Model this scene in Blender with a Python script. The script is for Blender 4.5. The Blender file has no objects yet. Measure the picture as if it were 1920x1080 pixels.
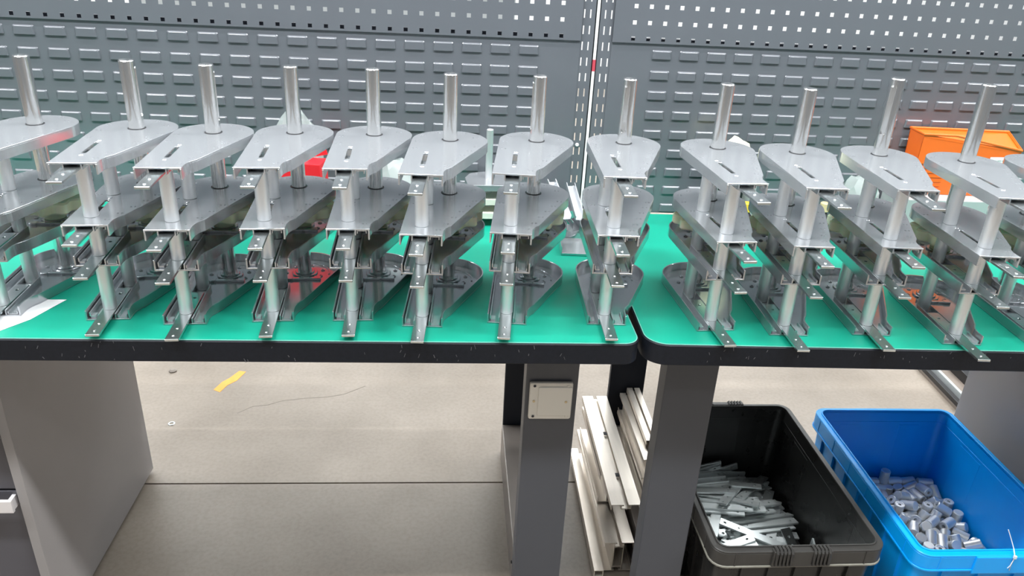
import bpy, bmesh, math, random
from mathutils import Matrix, Vector
S = bpy.context.scene
COL = S.collection
R = math.radians

# ------------------------------------------------------------------ camera
cam_data = bpy.data.cameras.new('camera')
cam_data.sensor_width = 36.0
cam_data.lens = 36.0 * 1434.2913 / 1920.0
cam_data.clip_start = 0.02
cam_data.clip_end = 100
cam = bpy.data.objects.new('camera', cam_data)
COL.objects.link(cam)
PITCH, ROLL, YAW = R(25.00616), R(-2.98162), R(4.93973)
BZ = 0.80                      # height of the bench tops; the floor is z = 0
_f = Vector((math.sin(YAW)*math.cos(PITCH), math.cos(YAW)*math.cos(PITCH), -math.sin(PITCH)))
_r = Vector((math.cos(YAW), -math.sin(YAW), 0))
_d = _f.cross(_r)
_c, _s = math.cos(ROLL), math.sin(ROLL)
_right = _r*_c + _d*_s
_down = -_r*_s + _d*_c
cam.matrix_world = Matrix(((_right.x, -_down.x, -_f.x, 0), (_right.y, -_down.y, -_f.y, 0),
                           (_right.z, -_down.z, -_f.z, BZ + 0.68259), (0, 0, 0, 1)))
S.camera = cam

# ------------------------------------------------------------------ world, lights, exposure
w = bpy.data.worlds.new('hall_light')
S.world = w
w.use_nodes = True
w.node_tree.nodes['Background'].inputs[0].default_value = (0.86, 0.93, 1.0, 1)
w.node_tree.nodes['Background'].inputs[1].default_value = 0.22
S.view_settings.view_transform = 'Standard'
S.view_settings.look = 'None'
S.view_settings.gamma = 1
S.view_settings.use_curve_mapping = False
S.view_settings.exposure = 0.10

LAMPS = []   # (x, y, power down, power of the added upward fill)
for ly, pd, pu in ((-1.2, 10, 8), (0.3, 112, 8), (2.6, 44, 18), (4.6, 26, 66), (6.6, 30, 96)):
    for lx in (-3.9, -1.3, 1.3, 3.9):
        LAMPS.append((lx, ly, pd, pu))
LZ = 4.02
for lx, ly, pd, pu in LAMPS:
    for pw, dz, rx, sy in ((pd, 0.0, 0.0, 0.22), (pu, 0.10, math.pi, 0.30)):  # second light is added fill, aimed up to brighten the ceiling
        ld = bpy.data.lights.new('ceiling_lamp_and_fill', 'AREA')
        ld.shape = 'RECTANGLE'
        ld.size, ld.size_y = 1.6, sy
        ld.energy = pw
        ld.color = (0.95, 0.98, 1.0)
        lo = bpy.data.objects.new('ceiling_lamp_and_fill', ld)
        lo.location = (lx, ly, LZ+dz)
        lo.rotation_euler = (rx, 0, 0)
        COL.objects.link(lo)

# LED tubes of the workstations, hung above the benches just over the picture
TUBES = [(-1.30, 1.70, 2.45, 1.20), (0.07, 1.70, 2.45, 1.30), (1.20, 1.70, 2.45, 0.64), (2.60, 1.70, 2.45, 1.26)]
for tx, ty, tz, tl in TUBES:
    ld = bpy.data.lights.new('bench_tube_light', 'AREA')
    ld.shape = 'RECTANGLE'
    ld.size, ld.size_y = tl, 0.018
    ld.energy = 8.0*tl
    ld.color = (0.97, 0.99, 1.0)
    lo = bpy.data.objects.new('bench_tube_light', ld)
    lo.location = (tx, ty, tz-0.012)
    COL.objects.link(lo)

# ------------------------------------------------------------------ helpers
def mat(name, col, rough=0.5, metal=0.0, spec=0.5, noise=0.0, nscale=30.0, bump=0.0, bscale=200.0,
        coat=0.0, alpha=1.0, trans=0.0, sss=0.0, stretch=None, rnoise=0.0):
    m = bpy.data.materials.new(name)
    m.use_nodes = True
    nt = m.node_tree
    b = nt.nodes['Principled BSDF']
    b.inputs['Base Color'].default_value = (*col, 1)
    b.inputs['Roughness'].default_value = rough
    b.inputs['Metallic'].default_value = metal
    b.inputs['Specular IOR Level'].default_value = spec
    b.inputs['Coat Weight'].default_value = coat
    b.inputs['Coat Roughness'].default_value = 0.14
    b.inputs['Transmission Weight'].default_value = trans
    b.inputs['Alpha'].default_value = alpha
    if sss:
        b.inputs['Subsurface Weight'].default_value = sss
        b.inputs['Subsurface Scale'].default_value = 0.02
    tc = nt.nodes.new('ShaderNodeTexCoord')
    src = tc.outputs['Object']
    if stretch:
        mp = nt.nodes.new('ShaderNodeMapping')
        mp.inputs['Scale'].default_value = stretch
        nt.links.new(src, mp.inputs['Vector'])
        src = mp.outputs['Vector']
    if noise or rnoise:
        n = nt.nodes.new('ShaderNodeTexNoise')
        n.inputs['Scale'].default_value = nscale
        n.inputs['Detail'].default_value = 4
        nt.links.new(src, n.inputs['Vector'])
        if noise:
            mx = nt.nodes.new('ShaderNodeMix')
            mx.data_type = 'RGBA'
            mx.inputs['A'].default_value = (*[max(0, c*(1-noise)) for c in col], 1)
            mx.inputs['B'].default_value = (*[min(1, c*(1+noise)) for c in col], 1)
            nt.links.new(n.outputs['Fac'], mx.inputs['Factor'])
            nt.links.new(mx.outputs['Result'], b.inputs['Base Color'])
        if rnoise:
            mr = nt.nodes.new('ShaderNodeMapRange')
            mr.inputs['From Min'].default_value = 0.3
            mr.inputs['From Max'].default_value = 0.7
            mr.inputs['To Min'].default_value = max(0.02, rough-rnoise)
            mr.inputs['To Max'].default_value = rough+rnoise
            nt.links.new(n.outputs['Fac'], mr.inputs['Value'])
            nt.links.new(mr.outputs['Result'], b.inputs['Roughness'])
    if bump:
        n2 = nt.nodes.new('ShaderNodeTexNoise')
        n2.inputs['Scale'].default_value = bscale
        n2.inputs['Detail'].default_value = 3
        nt.links.new(src, n2.inputs['Vector'])
        bp = nt.nodes.new('ShaderNodeBump')
        bp.inputs['Strength'].default_value = bump
        bp.inputs['Distance'].default_value = 0.001
        nt.links.new(n2.outputs['Fac'], bp.inputs['Height'])
        nt.links.new(bp.outputs['Normal'], b.inputs['Normal'])
    return m

M = dict(
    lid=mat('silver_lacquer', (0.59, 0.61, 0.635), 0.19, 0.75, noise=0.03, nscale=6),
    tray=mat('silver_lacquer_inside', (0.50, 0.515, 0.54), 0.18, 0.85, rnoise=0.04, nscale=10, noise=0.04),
    post=mat('satin_aluminium', (0.88, 0.89, 0.90), 0.42, 0.85, bump=0.15, bscale=900),
    steel=mat('ground_steel', (0.86, 0.86, 0.85), 0.2, 1.0),
    zinc=mat('zinc_plate', (0.58, 0.62, 0.625), 0.20, 0.95, noise=0.04, nscale=20),
    rivet=mat('bright_rivet', (0.85, 0.86, 0.88), 0.18, 1.0),
    point=mat('pierced_point', (0.30, 0.31, 0.33), 0.4, 0.8),
    dark=mat('dark_hole', (0.03, 0.03, 0.035), 0.6),
    gear=mat('pale_nylon', (0.97, 0.98, 0.70), 0.45, 0, sss=0.5, noise=0.08, nscale=20),
    wall=mat('blue_grey_powder_coat', (0.125, 0.134, 0.152), 0.30, 0.0, spec=0.5, noise=0.06, nscale=5, coat=1.0),
    mat_green=mat('green_rubber_mat', (0.005, 0.305, 0.205), 0.42, 0, spec=0.4, noise=0.10, nscale=7, rnoise=0.06, bump=0.05, bscale=400),
    mat_edge=mat('mat_edge', (0.14, 0.42, 0.34), 0.5),
    edge=mat('black_edge_band', (0.008, 0.010, 0.015), 0.5, 0, spec=0.25, noise=0.4, nscale=120, bump=0.2, bscale=260),
    leg=mat('grey_leg_paint', (0.066, 0.070, 0.082), 0.42, 0, noise=0.07, nscale=9),
    legdark=mat('black_leg_paint', (0.012, 0.016, 0.026), 0.5, 0, noise=0.15, nscale=9),
    cab=mat('cabinet_paint', (0.30, 0.282, 0.276), 0.45, 0, noise=0.05, nscale=6),
    cabdark=mat('drawer_paint', (0.085, 0.082, 0.095), 0.45, 0, noise=0.06, nscale=6),
    handle=mat('light_handle', (0.75, 0.72, 0.72), 0.35, 0.2),
    cream=mat('cream_plastic', (0.74, 0.70, 0.62), 0.45),
    profile=mat('raw_aluminium_extrusion', (0.80, 0.735, 0.655), 0.36, 0.7, stretch=(20, 1, 20), noise=0.08, nscale=8, rnoise=0.05),
    white=mat('white_paint', (0.85, 0.86, 0.86), 0.5),
    bcrate=mat('black_crate_plastic', (0.022, 0.022, 0.021), 0.33, 0, spec=0.5, noise=0.35, nscale=16, rnoise=0.12),
    brim=mat('worn_grey_rim', (0.040, 0.038, 0.035), 0.4, 0, noise=0.3, nscale=30),
    bluec=mat('blue_crate_plastic', (0.0, 0.38, 1.0), 0.36, 0, spec=0.5, noise=0.05, nscale=6, sss=0.0),
    orange=mat('orange_plastic', (0.95, 0.16, 0.015), 0.4, 0, noise=0.05, nscale=20),
    amber=mat('amber_plastic', (0.95, 0.33, 0.02), 0.4),
    yellow=mat('yellow_cap_plastic', (0.85, 0.55, 0.04), 0.4),
    tan=mat('tan_cap_plastic', (0.62, 0.48, 0.27), 0.45),
    red=mat('red_carton', (0.78, 0.02, 0.03), 0.4),
    film=mat('clear_film', (0.62, 0.66, 0.65), 0.2, 0, alpha=0.45, bump=0.6, bscale=40),
    paper=mat('white_paper', (0.86, 0.85, 0.86), 0.7),
    creamp=mat('cream_tissue', (0.82, 0.80, 0.55), 0.8, bump=0.4, bscale=60),
    black=mat('black_plastic', (0.012, 0.012, 0.013), 0.4),
    grey=mat('grey_plastic', (0.40, 0.42, 0.42), 0.45),
    redtape=mat('red_tape', (0.55, 0.06, 0.09), 0.5),
    paint=mat('orange_floor_paint', (0.90, 0.32, 0.05), 0.6, noise=0.2, nscale=40),
    foot=mat('floor_reflection_foot_beam', (0.22, 0.19, 0.17), 0.3, 0.3, noise=0.2, nscale=8),  # brown of the mirrored floor is put into the base colour
    lip=mat('pale_reflection_lip', (0.26, 0.25, 0.21), 0.5, 0, noise=0.3, nscale=25),  # pale tone is a reflection along the lip, put into the colour
    loose=mat('loose_bar_zinc', (0.78, 0.83, 0.83), 0.32, 0.7, noise=0.08, nscale=25),
    spacer=mat('spacer_aluminium', (0.80, 0.80, 0.79), 0.42, 0.6),
    scuff=mat('pale_scuff', (0.10, 0.10, 0.11), 0.6),
    dirty=mat('dirty_track', (0.22, 0.18, 0.15), 0.5, 0.1, noise=0.25, nscale=12),
    crack=mat('dirt_in_crack', (0.25, 0.22, 0.19), 0.8),
    lampbody=mat('lamp_housing', (0.8, 0.8, 0.8), 0.5),
)

def lk(name, me, m=None, parent=None, loc=None, rot=None):
    o = bpy.data.objects.new(name, me)
    COL.objects.link(o)
    if m is not None and me is not None and not me.materials:
        me.materials.append(m)
    if parent:
        o.parent = parent
    if loc is not None:
        o.location = loc
    if rot is not None:
        o.rotation_euler = rot
    return o

def thing(name, label, cat, loc=(0, 0, 0), rz=0, group=None):
    o = bpy.data.objects.new(name, None)
    COL.objects.link(o)
    o.empty_display_size = 0.05
    o.location = loc
    o.rotation_euler = (0, 0, rz)
    return tag(o, label, cat, group)

def tag(o, label, cat, group=None):
    o['label'] = label
    o['category'] = cat
    if group:
        o['group'] = group
    return o

def struct(o):
    o['kind'] = 'structure'
    return o

def smooth(me, ang=35):
    me.polygons.foreach_set('use_smooth', [True]*len(me.polygons))
    me.update()
    bm = bmesh.new(); bm.from_mesh(me)
    for e in bm.edges:                      # the rims of flat caps stay crisp
        if len(e.link_faces) == 2:
            z0, z1 = (abs(f.normal.z) > 0.9995 for f in e.link_faces)
            if z0 != z1:
                e.smooth = False
    for e in bm.edges:
        if len(e.link_faces) == 2:
            an = e.calc_face_angle(0)
            a, b = (f.calc_area() for f in e.link_faces)
            if an > R(ang) or (an > R(12) and max(a, b) > 2.5*min(a, b)) or (an > R(4) and any(len(f.verts) > 4 for f in e.link_faces)):
                e.smooth = False
    bm.to_mesh(me); bm.free()
    return me

def fin(bm, name, sm=None):
    bmesh.ops.recalc_face_normals(bm, faces=bm.faces)
    me = bpy.data.meshes.new(name)
    bm.to_mesh(me); bm.free()
    if sm:
        smooth(me, sm)
    return me

def addbox(bm, x0, x1, y0, y1, z0, z1, mtx=None, bev=0.0):
    t = bmesh.new()
    vs = [t.verts.new((x, y, z)) for z in (z0, z1) for y in (y0, y1) for x in (x0, x1)]
    for f in ((0, 2, 3, 1), (4, 5, 7, 6), (0, 1, 5, 4), (2, 6, 7, 3), (0, 4, 6, 2), (1, 3, 7, 5)):
        t.faces.new([vs[i] for i in f])
    if bev:
        bmesh.ops.bevel(t, geom=t.edges[:], offset=bev, segments=2, affect='EDGES', profile=0.6)
    join(bm, t, mtx)

def join(bm, t, mtx=None):
    if mtx is not None:
        bmesh.ops.transform(t, matrix=mtx, verts=t.verts)
    me = bpy.data.meshes.new('tmp')
    t.to_mesh(me); t.free()
    bm.from_mesh(me)
    bpy.data.meshes.remove(me)

def addcyl(bm, x, y, z0, z1, r, n=24, r2=None, mtx=None, bev=0.0, hole=0.0):
    """lathe about z; optional bevelled ends and blind hole in the top"""
    r2 = r if r2 is None else r2
    prof = [(0, z0)]
    if bev:
        prof += [(r-bev, z0), (r, z0+bev), (r2, z1-bev), (r2-bev, z1)]
    else:
        prof += [(r, z0), (r2, z1)]
    if hole:
        prof += [(hole, z1), (hole, z1-hole*1.6), (0, z1-hole*1.6)]
    else:
        prof += [(0, z1)]
    t = lathe(prof, n)
    bmesh.ops.translate(t, vec=(x, y, 0), verts=t.verts)
    join(bm, t, mtx)

def lathe(prof, n=24):
    t = bmesh.new()
    rings = []
    for r, z in prof:
        if r < 1e-7:
            rings.append([t.verts.new((0, 0, z))])
        else:
            rings.append([t.verts.new((r*math.cos(2*math.pi*i/n), r*math.sin(2*math.pi*i/n), z)) for i in range(n)])
    for a, b in zip(rings, rings[1:]):
        for i in range(n):
            j = (i+1) % n
            q = [a[i % len(a)], a[j % len(a)], b[j % len(b)], b[i % len(b)]]
            u = []
            for v in q:
                if v not in u:
                    u.append(v)
            if len(u) > 2:
                try: t.faces.new(u)
                except ValueError: pass
    return t

def prism(bm, loops, z0, z1, bev=0.0, mtx=None):
    """flat shape with holes given by 2-D loops, as thick as z0..z1"""
    cu = bpy.data.curves.new('tmp', 'CURVE')
    cu.dimensions = '2D'; cu.fill_mode = 'BOTH'
    cu.extrude = (z1-z0)/2 - bev
    cu.bevel_depth = bev; cu.bevel_resolution = 0; cu.offset = -bev
    for lp in loops:
        sp = cu.splines.new('POLY'); sp.points.add(len(lp)-1)
        for p, (x, y) in zip(sp.points, lp):
            p.co = (x, y, 0, 1)
        sp.use_cyclic_u = True
    o = bpy.data.objects.new('tmp', cu); COL.objects.link(o)
    me = o.to_mesh()
    t = bmesh.new(); t.from_mesh(me)
    o.to_mesh_clear()
    bpy.data.objects.remove(o); bpy.data.curves.remove(cu)
    bmesh.ops.remove_doubles(t, verts=t.verts, dist=1e-6)
    bmesh.ops.translate(t, vec=(0, 0, (z0+z1)/2), verts=t.verts)
    join(bm, t, mtx)

def circ(cx, cy, r, n=32, rev=False):
    l = [(cx+r*math.cos(2*math.pi*i/n), cy+r*math.sin(2*math.pi*i/n)) for i in range(n)]
    return l[::-1] if rev else l

def rrect(x0, x1, y0, y1, r, n=6):
    rs = r if isinstance(r, (list, tuple)) else [r]*4     # order: x1y1, x0y1, x0y0, x1y0
    out = []
    for (cx, cy, a, rr) in ((x1, y1, 0, rs[0]), (x0, y1, 90, rs[1]), (x0, y0, 180, rs[2]), (x1, y0, 270, rs[3])):
        sx = -1 if cx == x1 else 1; sy = -1 if cy == y1 else 1
        if rr <= 0:
            out.append((cx, cy)); continue
        for k in range(n+1):
            t = R(a + 90*k/n)
            out.append((cx+sx*rr + rr*math.cos(t), cy+sy*rr + rr*math.sin(t)))
    return out

def tube(bm, pts, r, n=8, closed=False):
    pts = [Vector(p) for p in pts]
    rings = []
    m = len(pts)
    for i, p in enumerate(pts):
        a = pts[i-1] if (i > 0 or closed) else p
        b = pts[(i+1) % m] if (i < m-1 or closed) else p
        d = (b-a).normalized()
        u = d.cross(Vector((0, 0, 1)))
        if u.length < 1e-3: u = d.cross(Vector((1, 0, 0)))
        u.normalize(); v = d.cross(u)
        rings.append([bm.verts.new(p + u*r*math.cos(2*math.pi*k/n) + v*r*math.sin(2*math.pi*k/n)) for k in range(n)])
    prs = list(zip(rings, rings[1:])) + ([(rings[-1], rings[0])] if closed else [])
    for a, b in prs:
        for k in range(n):
            bm.faces.new((a[k], a[(k+1) % n], b[(k+1) % n], b[k]))
    if not closed:
        bm.faces.new(rings[0]); bm.faces.new(rings[-1])

# ------------------------------------------------------------------ floor, back wall, ceiling
def floor_material():
    m = mat('polished_concrete', (0.60, 0.53, 0.46), 0.42, 0, spec=0.45)
    nt = m.node_tree; b = nt.nodes['Principled BSDF']
    tc = nt.nodes['Texture Coordinate']
    n1 = nt.nodes.new('ShaderNodeTexNoise'); n1.inputs['Scale'].default_value = 2.2; n1.inputs['Detail'].default_value = 6
    n2 = nt.nodes.new('ShaderNodeTexNoise'); n2.inputs['Scale'].default_value = 90; n2.inputs['Detail'].default_value = 3
    r1 = nt.nodes.new('ShaderNodeValToRGB')
    r1.color_ramp.elements[0].position = 0.3; r1.color_ramp.elements[0].color = (0.205, 0.170, 0.134, 1)
    r1.color_ramp.elements[1].position = 0.62; r1.color_ramp.elements[1].color = (0.30, 0.255, 0.21, 1)
    mx = nt.nodes.new('ShaderNodeMix'); mx.data_type = 'RGBA'; mx.blend_type = 'MULTIPLY'
    mx.inputs['Factor'].default_value = 1.0
    r2 = nt.nodes.new('ShaderNodeValToRGB')
    r2.color_ramp.elements[0].position = 0.3; r2.color_ramp.elements[0].color = (0.88, 0.87, 0.86, 1)
    r2.color_ramp.elements[1].position = 0.6; r2.color_ramp.elements[1].color = (1, 1, 1, 1)
    for n in (n1, n2): nt.links.new(tc.outputs['Object'], n.inputs['Vector'])
    nt.links.new(n1.outputs['Fac'], r1.inputs['Fac']); nt.links.new(n2.outputs['Fac'], r2.inputs['Fac'])
    nt.links.new(r1.outputs['Color'], mx.inputs['A']); nt.links.new(r2.outputs['Color'], mx.inputs['B'])
    nt.links.new(mx.outputs['Result'], b.inputs['Base Color'])
    return m

bm = bmesh.new()
prof = [(-4, 0)]
for jy in (-1.2, 1.806, 4.8):
    prof += [(jy-0.0028, 0), (jy-0.0016, -0.006), (jy+0.0016, -0.006), (jy+0.0028, 0)]
prof += [(9, 0)]
for (ya, za), (yb, zb) in zip(prof, prof[1:]):
    bm.faces.new([bm.verts.new(v) for v in ((-6, ya, za), (6, ya, za), (6, yb, zb), (-6, yb, zb))])
bmesh.ops.remove_doubles(bm, verts=bm.verts, dist=1e-6)
floor = struct(lk('floor', fin(bm, 'floor'), floor_material()))

def flat_poly(bm, pts, z0, z1):
    prism(bm, [pts], z0, z1)
bm = bmesh.new()
flat_poly(bm, [(-0.815, 2.30), (-0.79, 2.285), (-0.776, 2.33), (-0.752, 2.36), (-0.735, 2.42), (-0.76, 2.425), (-0.782, 2.375), (-0.80, 2.35)], 0.0, 0.0008)
lk('paint_smear', fin(bm, 'paint_smear'), M['paint'], floor)['label'] = 'orange paint smear on the concrete'
bm = bmesh.new()
random.seed(4)
cp = [(-0.70, 2.16), (-0.66, 2.20), (-0.61, 2.21), (-0.57, 2.235), (-0.50, 2.25), (-0.42, 2.26), (-0.37, 2.275), (-0.30, 2.33)]
for (xa, ya), (xb, yb) in zip(cp, cp[1:]):
    flat_poly(bm, [(xa, ya-0.0012), (xb, yb-0.0012), (xb, yb+0.0012), (xa, ya+0.0012)], 0.0, 0.0006)
lk('crack', fin(bm, 'crack'), M['crack'], floor)

bm = bmesh.new(); addbox(bm, -6, 6, 8.2, 8.3, 0, 5.4)
struct(lk('wall_back', fin(bm, 'wall_back'), M['white']))
bm = bmesh.new(); addbox(bm, -6, 6, -4, 8.3, 5.4, 5.5)
struct(lk('ceiling', fin(bm, 'ceiling'), M['white']))
for i, (lx, ly, pd, pu) in enumerate(LAMPS):
    if i == 0:
        bm = bmesh.new()
        addbox(bm, -0.8, 0.8, -0.16, 0.16, 0.02, 0.09)
        for s in (-1, 1):
            addbox(bm, -0.8, 0.8, s*0.16-0.01, s*0.16+0.01, -0.02, 0.09)
        for s in (-0.6, 0.6):
            tube(bm, [(s, 0, 0.09), (s, 0, 1.38)], 0.004, 6)
        lamp_me = fin(bm, 'ceiling_lamp'); lamp_me.materials.append(M['lampbody'])
    tag(lk('ceiling_lamp', lamp_me, None, None, (lx, ly, 4.02)), 'white ceiling lamp, %s row from the front, %s from the left' % (('first', 'second', 'third', 'fourth', 'fifth')[i//4], ('first', 'second', 'third', 'fourth')[i % 4]), 'lamp', 'ceiling lamps of the hall')

for (tx, ty, tz, tl), lb_ in zip(TUBES, ('leftmost', 'left middle', 'short', 'rightmost')):
    t = thing('bench_lamp', 'white tube lamp hung over the benches above the picture, %s one' % lb_, 'lamp', (tx, ty, tz), 0, 'tube lamps over the benches')
    bm = bmesh.new(); addbox(bm, -tl/2, tl/2, -0.03, 0.03, 0.0, 0.05, bev=0.004); lk('housing', fin(bm, 'housing', 30), M['lampbody'], t)
    for sx in (-tl*0.4, tl*0.4):
        bm = bmesh.new(); tube(bm, [(sx, 0, 0.05), (sx, 0, 2.95)], 0.003, 6); lk('hanger', fin(bm, 'hanger'), M['lampbody'], t)

# ------------------------------------------------------------------ panel wall behind the benches
WY = 1.9588
def pegpanel(name, x0, x1, z0, z1, hx, hz, y, th=0.0015, hs=0.0098, pitch=0.038):
    """sheet with true square holes on a square grid"""
    xs = [x0]; zs = [z0]
    k0 = math.ceil((x0+0.03-hx)/pitch); k1 = math.floor((x1-0.03-hx)/pitch)
    for k in range(k0, k1+1): xs += [hx+k*pitch-hs/2, hx+k*pitch+hs/2]
    xs.append(x1)
    j0 = math.ceil((z0+0.008-hz)/pitch); j1 = math.floor((z1-0.008-hz)/pitch)
    for j in range(j0, j1+1): zs += [hz+j*pitch-hs/2, hz+j*pitch+hs/2]
    zs.append(z1)
    bm = bmesh.new()
    V = [[[bm.verts.new((x, yy, z)) for z in zs] for x in xs] for yy in (y, y+th)]
    nx, nz = len(xs), len(zs)
    hole = lambda i, j: i % 2 == 1 and j % 2 == 1
    for i in range(nx-1):
        for j in range(nz-1):
            if hole(i, j):
                a = [(i, j), (i+1, j), (i+1, j+1), (i, j+1)]
                for (p, q) in zip(a, a[1:]+a[:1]):
                    bm.faces.new((V[0][p[0]][p[1]], V[0][q[0]][q[1]], V[1][q[0]][q[1]], V[1][p[0]][p[1]]))
                continue
            for s in (0, 1):
                bm.faces.new((V[s][i][j], V[s][i+1][j], V[s][i+1][j+1], V[s][i][j+1]))
    # folded rims
    addbox(bm, x0, x1, y, y+0.0035, z0-0.0015, z0)
    addbox(bm, x0, x1, y, y+0.0035, z1, z1+0.0015)
    return fin(bm, name)

def louvre_mesh():
    bm = bmesh.new()
    W, H, D = 0.0487, 0.0215, 0.0036
    rows = []
    for dep, ins in ((0.0, 0.0), (0.0003, 0.0002), (0.0029, 0.0027), (0.0033, 0.0032), (D, 0.0039)):
        k_ = 0.35                            # flanks lean in towards the top
        lo_, hi_ = ins*k_, ins*1.1
        c_ = 0.0020
        rows.append([bm.verts.new(p) for p in ((lo_, -dep, -H), (W-lo_, -dep, -H), (W-hi_, -dep, -ins-c_), (W-hi_-c_, -dep, -ins), (hi_+c_, -dep, -ins), (hi_, -dep, -ins-c_))])
    v0, v1 = rows[0], rows[-1]
    bm.faces.new(v1)
    for a, b_ in zip(rows, rows[1:]):
        for i in (1, 2, 3, 4, 5):
            j = (i+1) % 6
            bm.faces.new((a[i], a[j], b_[j], b_[i]))
    # underside mouth, sheet edge 1.2 mm then a dark hollow
    t = 0.0013
    lip = [rows[k][0] for k in range(1, 5)] + [rows[k][1] for k in range(4, 0, -1)]
    cx_ = W/2
    inn = [bm.verts.new((v.co.x+(t if v.co.x < cx_ else -t)*0.8, min(-0.0002, v.co.y+(t if k in (3, 4) else t*0.5)), -H)) for k, v in enumerate(lip)]
    dp = [bm.verts.new((v.co.x, v.co.y, -0.008)) for v in inn]
    for k in range(len(lip)-1):
        bm.faces.new((lip[k], lip[k+1], inn[k+1], inn[k]))
        bm.faces.new((inn[k], inn[k+1], dp[k+1], dp[k]))
    bm.faces.new(dp)
    me = fin(bm, 'louvre', 50); me.materials.append(M['wall'])
    return me
LOUV = louvre_mesh()

def louvre_panel(label, x0, x1, z0, z1, lx, n0, n1):
    bm = bmesh.new()
    addbox(bm, x0, x1, WY, WY+0.0015, z0, z1)
    addbox(bm, x0+0.04, x1-0.04, WY, WY+0.02, z1, z1+0.0015)
    p = tag(lk('louvre_panel', fin(bm, 'louvre_panel'), M['wall']), label, 'wall panel', 'louvred panels')
    for i in range(n0, n1+1):
        for r in range(1, 10):
            lk('louvre', LOUV, None, p, (lx+i*0.07032, WY-0.0002, BZ+0.4795-0.05024*r))
    return p

louvre_panel('louvred blue grey metal panel behind the left bench', -1.215, 0.307, BZ+0.001, BZ+0.444, -0.5473, -9, 10)
louvre_panel('louvred blue grey metal panel behind the right bench', 0.386, 1.91, BZ+0.001, BZ+0.444, 0.4913, 0, 18)
tag(lk('pegboard', pegpanel('pegboard', -1.215, 0.307, BZ+0.4462, BZ+0.92, 0.2582, BZ+0.5306, WY-0.004), M['wall']),
    'blue grey pegboard with square holes above the left louvred panel', 'pegboard', 'pegboards')
tag(lk('pegboard', pegpanel('pegboard', 0.386, 1.91, BZ+0.4462, BZ+0.92, 0.4755, BZ+0.5308, WY-0.004), M['wall']),
    'blue grey pegboard with square holes above the right louvred panel', 'pegboard', 'pegboards')

def upright(x0, x1, sl, label):
    bm = bmesh.new()
    z0, z1 = BZ-0.10, BZ+0.95
    xs = [x0]
    for s in sl: xs += [s-0.0016, s+0.0016]
    xs.append(x1)
    zs = [z0]; k = 0
    z = BZ+0.004
    while z < z1-0.03:
        zs += [z, z+0.020]; z += 0.038
    zs.append(z1)
    y, y2 = WY+0.0016, WY+0.0036
    V = [[[bm.verts.new((x, yy, zz)) for zz in zs] for x in xs] for yy in (y, y2)]
    for i in range(len(xs)-1):
        for j in range(len(zs)-1):
            if i % 2 == 1 and j % 2 == 1:
                a = [(i, j), (i+1, j), (i+1, j+1), (i, j+1)]
                for (p, q) in zip(a, a[1:]+a[:1]):
                    bm.faces.new((V[0][p[0]][p[1]], V[0][q[0]][q[1]], V[1][q[0]][q[1]], V[1][p[0]][p[1]]))
                continue
            for s in (0, 1):
                bm.faces.new((V[s][i][j], V[s][i+1][j], V[s][i+1][j+1], V[s][i][j+1]))
    addbox(bm, x0, x0+0.002, y, y+0.035, z0, z1)
    addbox(bm, x1-0.002, x1, y, y+0.035, z0, z1)
    return tag(lk('slotted_upright', fin(bm, 'slotted_upright'), M['wall']), label, 'upright', 'slotted uprights between the panels')
u1_ = upright(0.285, 0.3418, (0.3125, 0.3275), 'slotted steel upright at the right edge of the left panel')
u2_ = upright(0.3500, 0.408, (0.3640, 0.3795), 'slotted steel upright at the left edge of the right panel')
upright(-1.24, -1.19, (-1.222,), 'slotted steel upright at the far left end of the left panel')
upright(1.885, 1.94, (1.92,), 'slotted steel upright at the far right end of the right panel')
for (bx_, bz_, par) in ((0.3205, 0.183, u1_), (0.3205, 0.0665, u1_)):
    bm = bmesh.new(); addcyl(bm, 0, 0, 0, 0.004, 0.0048, 16, bev=0.0012)
    lk('bolt', fin(bm, 'bolt', 30), M['white'], par, (bx_, WY+0.0016, BZ+bz_), (R(90), 0, 0))
bm = bmesh.new()
addbox(bm, 0.3424, 0.3494, WY-0.001, WY+0.030, BZ+0.0, BZ+0.95, bev=0.001)
tk = tag(lk('gap_strip', fin(bm, 'gap_strip'), M['white']), 'narrow white upright strip filling the gap between the two panels', 'cable duct')  # plain white strip added to fill the gap between the uprights
bm = bmesh.new(); addbox(bm, 0.3422, 0.3496, WY-0.0014, WY+0.0306, BZ+0.372, BZ+0.400)
lk('tape_band', fin(bm, 'tape_band'), M['redtape'], tk)['label'] = 'red band of tape'

# cross rail behind the pegboards' lower edge, and the neighbouring workstation
bm = bmesh.new(); addbox(bm, -1.22, 0.30, WY+0.022, WY+0.045, BZ+0.418, BZ+0.4555)
tag(lk('cross_rail', fin(bm, 'cross_rail'), M['legdark']), 'dark steel rail behind the lower holes of the left pegboard', 'rail', 'rails behind the pegboards')
bm = bmesh.new(); addbox(bm, 0.392, 1.90, WY+0.022, WY+0.045, BZ+0.418, BZ+0.4535)
tag(lk('cross_rail', fin(bm, 'cross_rail'), M['legdark']), 'dark steel rail behind the lower holes of the right pegboard', 'rail', 'rails behind the pegboards')
t = thing('partition_board', 'grey board of the neighbouring workstation seen through the left pegboard holes', 'board', (-0.30, 2.75, 0))
bm = bmesh.new(); addbox(bm, -0.75, 0.50, 0, 0.03, 1.12, 1.75, bev=0.003); lk('board', fin(bm, 'board'), M['grey'], t)
for s in (-0.7, 0.45):
    bm = bmesh.new(); addbox(bm, s-0.02, s+0.02, 0.03, 0.07, 0, 1.75); lk('post', fin(bm, 'post'), M['leg'], t)

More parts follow.
